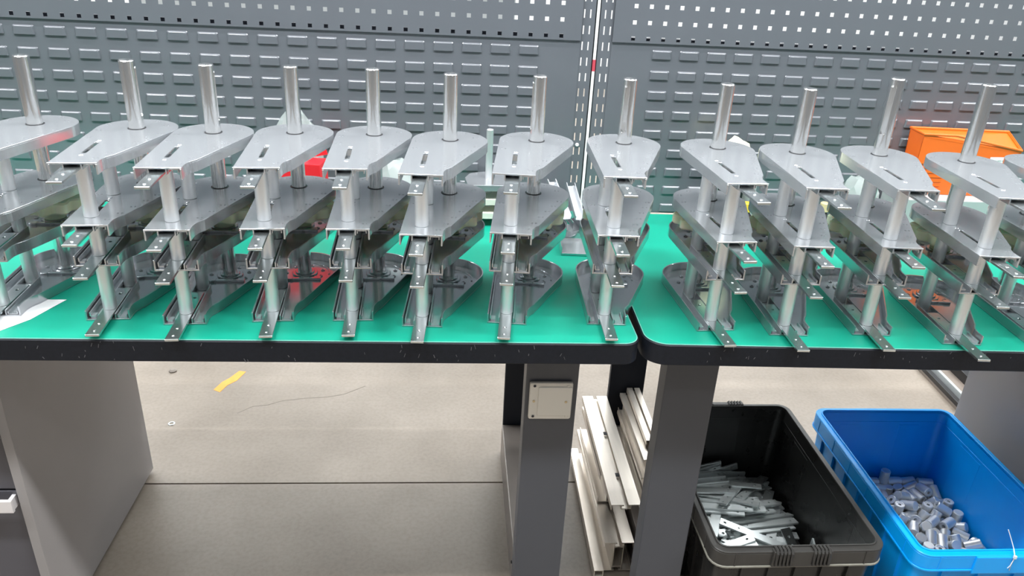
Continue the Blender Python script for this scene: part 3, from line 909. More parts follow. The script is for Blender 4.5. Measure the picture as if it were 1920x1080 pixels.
CYL=[(-0.1075,0.0521,0.0135,0.67,0.2,0.678,-0.226),(-0.1565,-0.2365,0.0135,0.262,0.657,0.262,0.657),(0.1433,0.0127,0.0381,0.65,0.656,0.276,0.267),(-0.0712,0.0603,0.0135,0.706,-0.357,-0.611,-0.04),(0.0313,-0.2085,0.0135,0.669,0.226,0.67,0.229),(-0.1565,0.2365,0.0135,0.683,-0.184,0.683,-0.184),(-0.0014,0.2272,0.0135,0.536,-0.416,0.572,-0.461),(0.1266,0.0879,0.0135,0.688,0.349,-0.615,-0.163),(0.0922,-0.0354,0.0135,0.678,0.655,0.265,0.201),(-0.0825,-0.1089,0.0135,0.211,0.408,0.578,0.675),(0.0208,0.1905,0.0135,0.669,-0.447,-0.548,0.229),(-0.122,0.2289,0.0135,0.435,0.439,0.554,-0.558),(0.0881,-0.0837,0.0135,0.073,-0.683,-0.184,-0.703),(-0.1337,0.1238,0.0135,0.2,-0.463,-0.535,0.678),(-0.1535,-0.1559,0.0135,0.185,0.707,-0.009,0.683),(0.0161,0.1263,0.0135,0.705,-0.238,0.666,0.056),(0.0702,0.2365,0.0135,0.354,-0.612,0.354,-0.612),(-0.1633,-0.1175,0.021,0.366,0,0.001,0.931),(-0.0203,-0.1582,0.0135,0.697,0.707,-0.002,-0.118),(0.1227,0.1149,0.0135,0.468,-0.377,-0.598,0.53),(0.0896,0.017,0.0135,0.588,-0.24,-0.665,-0.393),(0.0515,-0.0067,0.0135,0.504,-0.543,0.453,-0.496),(0.1313,0.008,0.0135,0.378,0.092,-0.701,-0.598),(-0.0811,-0.2271,0.0135,0.333,0.409,0.577,-0.624),(-0.0389,0.0328,0.0135,0.558,-0.058,0.705,-0.435),(0.0815,-0.1588,0.0135,0.602,-0.554,-0.439,-0.37),(-0.1556,0.0294,0.0135,0.095,-0.706,-0.046,0.701),(-0.1402,-0.0641,0.0135,0.704,0.678,0.2,-0.062),(0.1452,-0.2075,0.0135,0.334,-0.087,0.702,-0.623),(-0.0687,0.1009,0.0135,0.105,-0.129,-0.695,0.699),(-0.0668,-0.1929,0.0135,0.022,-0.677,0.205,-0.707),(0.055,0.1463,0.0135,0.326,-0.705,-0.06,-0.628),(0.1135,-0.0176,0.0135,0.443,0.684,-0.18,0.551),(-0.1615,0.1867,0.0135,0.556,0.558,0.434,-0.437),(0.0902,0.0634,0.0135,0.26,-0.148,0.692,-0.657),(0.0698,0.0453,0.021,0.275,0,0,-0.962),(-0.0683,-0.0144,0.0135,0.629,0.513,0.486,0.322),(0.1357,0.1469,0.0135,0.305,0.698,-0.114,-0.638),(0.164,-0.1435,0.0135,0.276,0.276,0.651,-0.651),(-0.1252,-0.1273,0.0135,0.696,-0.03,0.706,0.122),(0.164,-0.0242,0.0135,0.703,-0.703,-0.08,-0.08),(-0.0674,0.2365,0.0135,0.698,0.11,-0.698,-0.11),(-0.164,0.0903,0.0135,0.354,0.354,0.612,-0.612),(0.1358,-0.0579,0.0135,0.481,0.57,-0.418,0.519),(-0.0284,0.1435,0.0135,0.409,-0.48,0.519,0.577),(-0.1209,0.0347,0.0293,0.852,-0.461,-0.166,0.187),(0.0807,0.0986,0.0135,0.361,-0.321,-0.63,0.608),(0.0221,-0.2365,0.0135,0.645,0.289,0.645,0.289),(-0.0871,0.0206,0.0135,0.344,0.698,0.115,-0.618),(-0.1505,-0.1446,0.0379,0.094,0.741,0.095,0.659),(-0.164,-0.0795,0.0208,0.476,0.721,0.42,-0.277),(-0.0332,0.0802,0.0135,0.706,-0.049,0.705,-0.047),(0.0952,0.1018,0.048,0.284,-0.003,0.002,0.959),(-0.1132,-0.0614,0.0135,0.324,0.194,0.68,-0.629),(0.0407,0.0678,0.0135,0.493,-0.204,0.677,-0.507),(0.1543,0.0398,0.0409,0.11,0.452,-0.747,-0.476),(0.0963,0.1619,0.0135,0.643,-0.628,0.324,-0.293),(0.0357,0.2365,0.021,0,0.591,0.807,0),(0.0095,-0.0088,0.0135,0.147,-0.674,-0.214,0.692),(0.0674,0.1854,0.0135,0.449,-0.706,0.038,0.546),(-0.1639,0.0927,0.0405,0.206,-0.208,0.676,0.677),(-0.164,-0.2104,0.0225,0.921,0.058,0.024,-0.385),(-0.1288,0.1858,0.0135,0.251,-0.148,0.691,0.661),(0.078,0.2095,0.0245,0.06,0.935,0.291,0.195),(0.1102,0.0353,0.021,0,-0.977,-0.212,0),(0.0877,-0.2019,0.0135,0.662,-0.059,-0.705,-0.249),(0.0482,-0.1004,0.0135,0.276,-0.456,-0.541,0.651),(0.0377,-0.0671,0.0135,0.316,0.004,-0.707,-0.633),(-0.164,0.0053,0.0248,0.412,-0.109,0.232,0.874),(-0.137,0.0702,0.021,0.971,0,0,-0.24),(0.0097,0.0831,0.0135,0.624,-0.707,0.012,-0.333),(0.109,0.1711,0.0405,0.639,0.692,-0.123,0.312),(-0.09,-0.1509,0.0135,0.457,-0.595,0.382,-0.54),(-0.0128,0.0483,0.0192,0.201,-0.581,0.101,0.782),(-0.0983,0.1767,0.0135,0.542,0.449,-0.546,0.454),(-0.1127,-0.0261,0.0135,0.084,-0.705,-0.056,-0.702),(-0.1564,0.1522,0.0135,0.017,0.707,0.014,0.707),(0.0173,0.0253,0.021,0,0.72,0.694,0),(0.0508,0.1117,0.0135,0.123,-0.654,-0.268,-0.696),(0.164,0.0268,0.0135,0.21,0.21,-0.675,0.675),(-0.0657,0.2094,0.0135,0.612,0.351,0.614,0.354),(-0.1084,-0.1816,0.0135,0.572,0.588,0.393,0.416),(-0.164,0.2252,0.0384,0.809,-0.43,0.189,0.355),(-0.0668,-0.2359,0.0448,0.544,0.148,0.08,0.822),(0.1286,0.0621,0.0228,0.15,-0.833,0.292,-0.445),(0.1072,-0.1453,0.0135,0.595,0.639,-0.302,0.382),(-0.0249,-0.2365,0.0135,0.641,0.298,-0.642,-0.298),(0.1298,0.1763,0.0234,0.311,-0.155,0.41,-0.843),(0.1591,0.1136,0.0135,0.189,-0.36,0.608,0.681),(0.164,-0.1873,0.021,0.056,0,0,0.998),(-0.0107,-0.2094,0.0135,0.7,0.094,0.701,0.097),(0.0914,0.0018,0.0401,0.488,0.551,-0.648,0.196),(-0.1405,0.2098,0.0444,0.402,-0.241,-0.038,0.882),(-0.1278,-0.0991,0.0135,0.703,-0.031,0.706,0.077),(0.1271,-0.0112,0.0361,0.332,0.163,-0.67,-0.643),(0.0948,0.1314,0.0278,0.747,0.43,-0.334,-0.381),(0.1097,-0.0621,0.0366,0.735,-0.153,-0.288,0.594),(-0.1278,0.0955,0.021,0.355,0,0,0.935),(0.1405,0.2019,0.0272,0.147,-0.784,0.451,0.4),(-0.0337,-0.2365,0.048,0.557,0,0,-0.83),(-0.1532,-0.083,0.0463,0.127,0.703,-0.524,0.464),(0.164,0.0688,0.0135,0.519,0.519,0.48,-0.48),(0.0262,-0.0342,0.021,0,-0.665,0.747,0),(-0.164,0.1868,0.048,0.995,0,0,0.098),(0.044,0.0287,0.0224,0.446,-0.293,0.388,0.751),(-0.0899,0.1401,0.0135,0.375,0.562,-0.429,-0.6),(-0.0986,0.1052,0.0135,0.385,-0.485,-0.514,-0.593),(0.0512,-0.1451,0.0135,0.419,-0.333,0.624,0.569),(0.164,-0.0673,0.0248,0.048,-0.179,-0.949,-0.255),(-0.1108,0.177,0.0375,0.364,0.31,0.594,-0.647),(-0.0593,-0.2099,0.0364,0.603,0.623,0.438,0.238),(-0.0648,0.1681,0.0135,0.694,-0.262,-0.657,0.136),(0.164,-0.032,0.0405,0.622,0.621,0.337,-0.337),(0.1553,0.1415,0.0383,0.098,-0.664,-0.096,0.735),(-0.111,-0.2365,0.024,0.865,-0.131,0.383,-0.296),(0.1066,-0.0251,0.0477,0.386,0.811,0.425,-0.111),(0.1364,-0.1607,0.0135,0.603,0.646,-0.287,0.369),(0.1308,0.1032,0.0369,0.482,0.362,0.608,0.518),(0.09,-0.1123,0.0135,0.486,0.322,0.63,0.513),(-0.1607,0.0475,0.0347,0.904,0.358,0.128,-0.198),(-0.0553,-0.1701,0.0248,0.859,0.135,-0.287,0.402),(-0.1067,-0.2094,0.0242,0.223,-0.764,-0.515,0.318),(0.1175,-0.2365,0.0135,0.669,0.229,-0.669,-0.229),(0.1143,-0.1872,0.0248,0.166,-0.267,-0.932,-0.183),(0.0763,-0.0613,0.0234,0.723,0.25,0.362,0.532),(-0.1261,0.1234,0.0402,0.624,0.186,0.694,0.309),(-0.1013,-0.1373,0.036,0.445,0.465,0.546,0.536),(-0.1033,0.0764,0.0419,0.877,-0.282,-0.195,0.336),(-0.1537,-0.1839,0.0135,0.705,-0.14,-0.693,-0.055),(-0.1293,0.2365,0.0405,0.438,0.555,0.437,0.556),(0.164,0.1869,0.0135,0.656,0.656,0.264,-0.264),(0.0439,0.2108,0.021,0,-0.866,-0.5,0),(-0.088,-0.05,0.021,0.414,0,0,-0.91),(-0.1394,0.0673,0.0555,0.563,0.602,-0.372,0.428),(0.1295,-0.1159,0.0135,0.588,-0.385,-0.593,-0.393),(-0.0536,-0.1208,0.0135,0.661,-0.203,0.677,0.25),(0.054,-0.0357,0.021,0.022,0,0,-1),(-0.0499,0.0077,0.021,0,0.33,-0.944,0),(-0.164,0.1294,0.0438,0.014,-0.149,0.984,0.094),(0.116,0.2283,0.0135,0.407,-0.32,-0.631,0.578),(-0.1279,-0.0016,0.0135,0.635,-0.179,-0.684,0.31),(-0.1217,-0.1785,0.0405,0.509,0.72,-0.109,0.46),(-0.0679,0.041,0.0383,0.4,0.224,-0.695,-0.554),(0.1626,-0.2049,0.0555,0.702,0.706,-0.034,0.083),(0.0622,0.1205,0.0405,0.677,0.392,0.561,-0.271),(-0.164,0.1598,0.048,0.923,0,0,0.385),(-0.1556,0.2129,0.0753,0.324,-0.057,-0.824,-0.461),(0.137,-0.0451,0.0569,0.767,-0.125,0.507,-0.373),(0.1368,-0.0771,0.0409,0.691,-0.58,-0.235,-0.363),(-0.0032,0.1586,0.0135,0.474,-0.538,0.459,0.525),(0.0353,-0.2263,0.0435,0.246,-0.679,-0.651,-0.234),(-0.0254,0.108,0.0135,0.398,0.568,0.422,0.585),(-0.1268,-0.0675,0.0457,0.018,-0.938,-0.271,0.214),(-0.037,-0.1633,0.0447,0.9,-0.146,-0.26,0.318),(0.1092,0.2075,0.0412,0.694,0.221,0.504,0.465),(-0.0334,0.2283,0.0458,0.745,0.152,-0.066,0.646),(0.1518,-0.0993,0.0135,0.619,0.704,-0.07,0.342),(0.1447,-0.1677,0.04,0.527,0.681,0.109,-0.498),(-0.0518,0.0637,0.0369,0.596,-0.649,-0.284,0.378),(0.0136,-0.0793,0.0135,0.543,0.278,0.65,-0.452),(-0.017,-0.0956,0.0135,0.379,-0.363,-0.607,0.597),(0.1022,0.074,0.0451,0.127,-0.528,-0.78,0.311),(0.0239,-0.1453,0.0135,0.66,-0.617,0.345,0.253),(0.0812,-0.0425,0.0522,0.328,-0.883,-0.318,-0.106),(0.1637,0.1146,0.0479,0.946,0,0.007,0.323),(0.164,-0.2365,0.021,0.59,0,0,0.807),(-0.1502,-0.0454,0.0403,0.157,-0.697,-0.018,-0.699),(0.0011,0.2365,0.0388,0.36,-0.614,0.371,-0.597),(0.0339,-0.0922,0.048,0.578,0.001,-0.004,0.816),(0.059,-0.1067,0.0384,0.818,-0.569,0.041,-0.07),(-0.164,-0.0258,0.0248,0.618,-0.164,0.197,0.743),(0.0987,-0.0944,0.0367,0.258,-0.538,-0.447,0.666),(-0.0497,0.1409,0.0302,0.171,0.528,0.699,-0.451),(-0.1054,0.0435,0.0617,0.099,-0.128,0.956,0.243),(0.0821,0.1671,0.0405,0.516,-0.628,0.324,0.484),(0.003,-0.1824,0.021,0.352,0,0,0.936),(0.0354,-0.0054,0.0405,0.566,-0.097,-0.701,-0.423),(-0.0253,0.1909,0.0135,0.527,0.707,-0.014,-0.472),(-0.1404,0.1468,0.0493,0.922,0.137,-0.018,-0.363),(-0.1387,0.0038,0.0424,0.216,-0.158,0.876,0.401),(0.164,0.2365,0.021,0,0.983,-0.183,0),(-0.0839,0.1781,0.0401,0.185,0.191,-0.65,0.712),(0.0913,-0.2103,0.0404,0.066,0.075,-0.829,0.55),(-0.0958,0.2137,0.0364,0.288,-0.546,-0.76,0.204),(-0.1537,-0.2323,0.0614,0.317,0.083,-0.088,0.941),(-0.0049,-0.0494,0.0135,0.423,0.702,-0.083,-0.567),(0.065,0.0099,0.0417,0.182,-0.118,0.947,0.236),(0.0569,-0.1808,0.021,0.727,0,0,-0.686),(0.0007,-0.2229,0.0368,0.628,0.327,-0.627,-0.325),(0.1112,-0.1609,0.0408,0.571,0.637,-0.023,-0.517),(-0.1539,-0.1826,0.0406,0.431,0.661,-0.168,0.591),(0.0287,0.1596,0.0241,0.912,0.077,0.138,0.378),(0.0726,-0.2354,0.0135,0.691,-0.188,-0.682,0.15),(-0.1534,-0.1666,0.0654,0.173,0.542,0.352,-0.743),(0.0752,0.0442,0.0555,0.514,0.69,-0.152,-0.486),(-0.0906,-0.0779,0.0376,0.087,-0.599,0.767,-0.213),(-0.126,-0.2179,0.0412,0.813,0.274,0.316,0.405),(-0.0083,0.0166,0.021,0,0.371,0.929,0),(0.137,-0.1218,0.0402,0.598,-0.616,-0.367,-0.357),(-0.0435,0.1942,0.0356,0.481,-0.62,0.109,-0.611),(-0.164,0.0691,0.0672,0.635,0.771,-0.039,0.032),(0.0047,-0.0187,0.0485,0.155,-0.986,0.034,-0.055),(-0.0511,-0.1434,0.0326,0.405,-0.374,-0.37,0.748),(-0.0301,-0.0747,0.0247,0.347,-0.036,0.227,-0.909),(0.114,0.2365,0.0393,0.645,-0.163,-0.732,0.144),(-0.089,-0.1745,0.0389,0.882,0.36,0.16,-0.26),(0.0157,-0.1224,0.0379,0.328,-0.051,0.688,0.646),(0.0055,0.1655,0.0388,0.688,0.638,0.077,-0.338),(-0.0269,-0.1944,0.0395,0.178,0.629,-0.642,-0.4),(-0.1343,0.1126,0.066,0.709,-0.256,0.594,0.28),(-0.0862,0.1062,0.0377,0.602,0.647,0.13,-0.45),(0.0313,-0.0653,0.0479,0.876,0,-0.012,0.481),(-0.0219,0.1256,0.0411,0.451,-0.529,0.649,-0.31),(-0.1149,-0.0267,0.0407,0.585,0.537,-0.404,0.455),(-0.1593,-0.121,0.0604,0.253,0.247,-0.555,0.753),(-0.1249,0.2216,0.0716,0.912,0.222,0.081,-0.334),(0.0556,-0.0367,0.059,0.369,0.202,-0.76,0.496),(-0.0189,0.1753,0.045,0.73,-0.153,0.42,0.517),(-0.0715,-0.1128,0.0405,0.573,-0.682,0.187,0.414),(0.0687,-0.1565,0.0405,0.544,0.643,0.294,0.452),(0.1633,0.1756,0.0464,0.715,-0.461,-0.269,-0.452),(0.0689,0.0757,0.0427,0.228,-0.287,-0.897,0.246),(-0.0028,-0.2276,0.0635,0.645,0.724,0.181,-0.162),(0.1226,0.1253,0.0505,0.294,-0.434,-0.852,0.016),(0.164,-0.0976,0.0478,0.043,0.072,0.856,-0.509),(-0.1479,0.1776,0.0825,0.09,0.646,0.285,-0.702),(-0.0566,-0.0818,0.0244,0.141,0.535,0.824,-0.121),(0.0397,0.0196,0.0578,0.138,-0.75,-0.584,-0.278),(0.0299,-0.1817,0.0214,0.014,-0.997,-0.075,0),(0.0083,0.2095,0.037,0.077,-0.757,0.092,-0.642),(-0.1549,-0.0333,0.0641,0.778,0.543,-0.159,-0.274),(-0.0808,0.1432,0.0452,0.594,-0.419,-0.395,0.562),(0.0685,-0.0745,0.0478,0.197,-0.864,-0.028,0.463),(-0.0584,0.2174,0.0452,0.364,-0.853,-0.372,-0.043),(-0.1334,-0.1173,0.0437,0.122,-0.24,-0.921,-0.282),(-0.0599,-0.1925,0.0613,0.35,-0.475,-0.222,0.776),(-0.0101,-0.1208,0.0222,0.866,0.072,-0.488,0.083),(0.0705,0.2365,0.0405,0.339,-0.619,-0.341,0.62),(0.0089,-0.0811,0.048,0.363,0,0,-0.932),(0.0086,0.0191,0.0555,0.706,-0.637,0.306,-0.038),(-0.0502,0.0965,0.0428,0.096,-0.945,0.058,0.309),(-0.0774,-0.0176,0.0405,0.304,0.498,0.502,0.639),(-0.1083,-0.1011,0.0443,0.159,-0.647,0.49,0.562),(0.0169,0.131,0.0505,0.112,0.431,-0.024,-0.895),(0.0349,-0.1462,0.039,0.027,0.255,0.676,0.691),(0.036,0.2323,0.063,0,-0.126,0.992,0),(0.1329,0.0907,0.0609,0.388,-0.543,-0.017,0.745),(-0.0041,-0.1517,0.0377,0.023,0.908,-0.238,0.345),(0.164,-0.1359,0.048,0,0.983,0.181,0),(-0.0773,0.0817,0.0599,0.59,0.702,0.143,-0.373),(-0.0855,0.0203,0.0411,0.352,-0.184,0.771,-0.498),(-0.1256,0.0229,0.0588,0.073,0.604,-0.429,0.668),(0.0419,0.107,0.0614,0.267,-0.011,-0.865,-0.425),(-0.0801,-0.0492,0.0555,0.04,-0.69,0.156,-0.706),(-0.164,0.011,0.0613,0.286,-0.493,-0.711,-0.413),(0.016,0.0634,0.036,0.247,0.728,-0.45,0.455),(0.0122,0.1037,0.048,0.411,0.001,0,0.912),(0.0407,0.0899,0.0389,0.711,0.5,-0.458,-0.185),(-0.0397,0.1709,0.0639,0.653,-0.696,0.242,0.174),(-0.0606,0.1211,0.0569,0.29,0.671,0.5,0.464),(0.1165,0.0374,0.0555,0.138,0.674,0.215,-0.694),(-0.0256,-0.0041,0.021,0,-0.95,-0.311,0),(-0.1107,-0.1556,0.0581,0.434,0.324,0.832,-0.122),(0.0068,-0.0539,0.0482,0.004,-0.927,-0.375,-0.014),(0.0999,-0.1316,0.0402,0.698,-0.631,0.278,-0.193),(0.0623,-0.2365,0.048,0.213,0,0,-0.977),(0.164,0.0685,0.048,0,-0.921,0.389,0),(-0.076,0.2255,0.0649,0.51,0.226,-0.565,0.608),(0.1288,0.1773,0.0579,0.734,0.558,0.274,-0.273),(-0.061,-0.0452,0.024,0.742,-0.39,0.111,0.533),(-0.1092,0.1392,0.0691,0.361,0.233,-0.209,0.878),(0.0383,0.0545,0.0516,0.896,0.305,-0.306,-0.103),(-0.0911,-0.2255,0.0564,0.059,-0.299,-0.466,0.831),(-0.031,-0.052,0.0401,0.505,-0.35,-0.771,0.169),(0.0538,-0.2055,0.0497,0.228,0.865,0.178,0.409),(-0.1032,0.1907,0.0626,0.32,-0.538,0.5,0.598),(-0.1301,0.1784,0.0567,0.523,0.123,0.546,-0.643),(-0.1041,0.1044,0.0689,0.306,0.535,0.199,-0.762),(-0.0802,-0.146,0.0606,0.095,-0.207,0.745,-0.627),(-0.0426,-0.1088,0.0414,0.341,-0.744,0.357,0.45),(-0.0074,-0.1075,0.0483,0.399,-0.637,-0.648,-0.119),(0.0313,-0.0251,0.0625,0.344,0.725,0.409,-0.434),(-0.0665,0.1746,0.0613,0.572,-0.667,0.393,0.27),(-0.0259,-0.0313,0.0229,0.837,0.126,0.449,0.287),(-0.0411,-0.0204,0.0521,0.234,-0.205,0.526,0.792),(-0.0863,-0.0007,0.0599,0.018,0.579,0.039,0.814),(0.0518,0.1557,0.0527,0.23,-0.82,0.121,-0.51),(0.1541,0.2153,0.0513,0.522,-0.363,0.58,-0.51),(-0.0326,0.0284,0.048,0.001,-0.996,-0.086,0),(-0.0046,0.0529,0.0528,0.056,-0.198,-0.055,-0.977),(-0.0147,0.0964,0.0442,0.109,0.36,0.887,-0.267)]
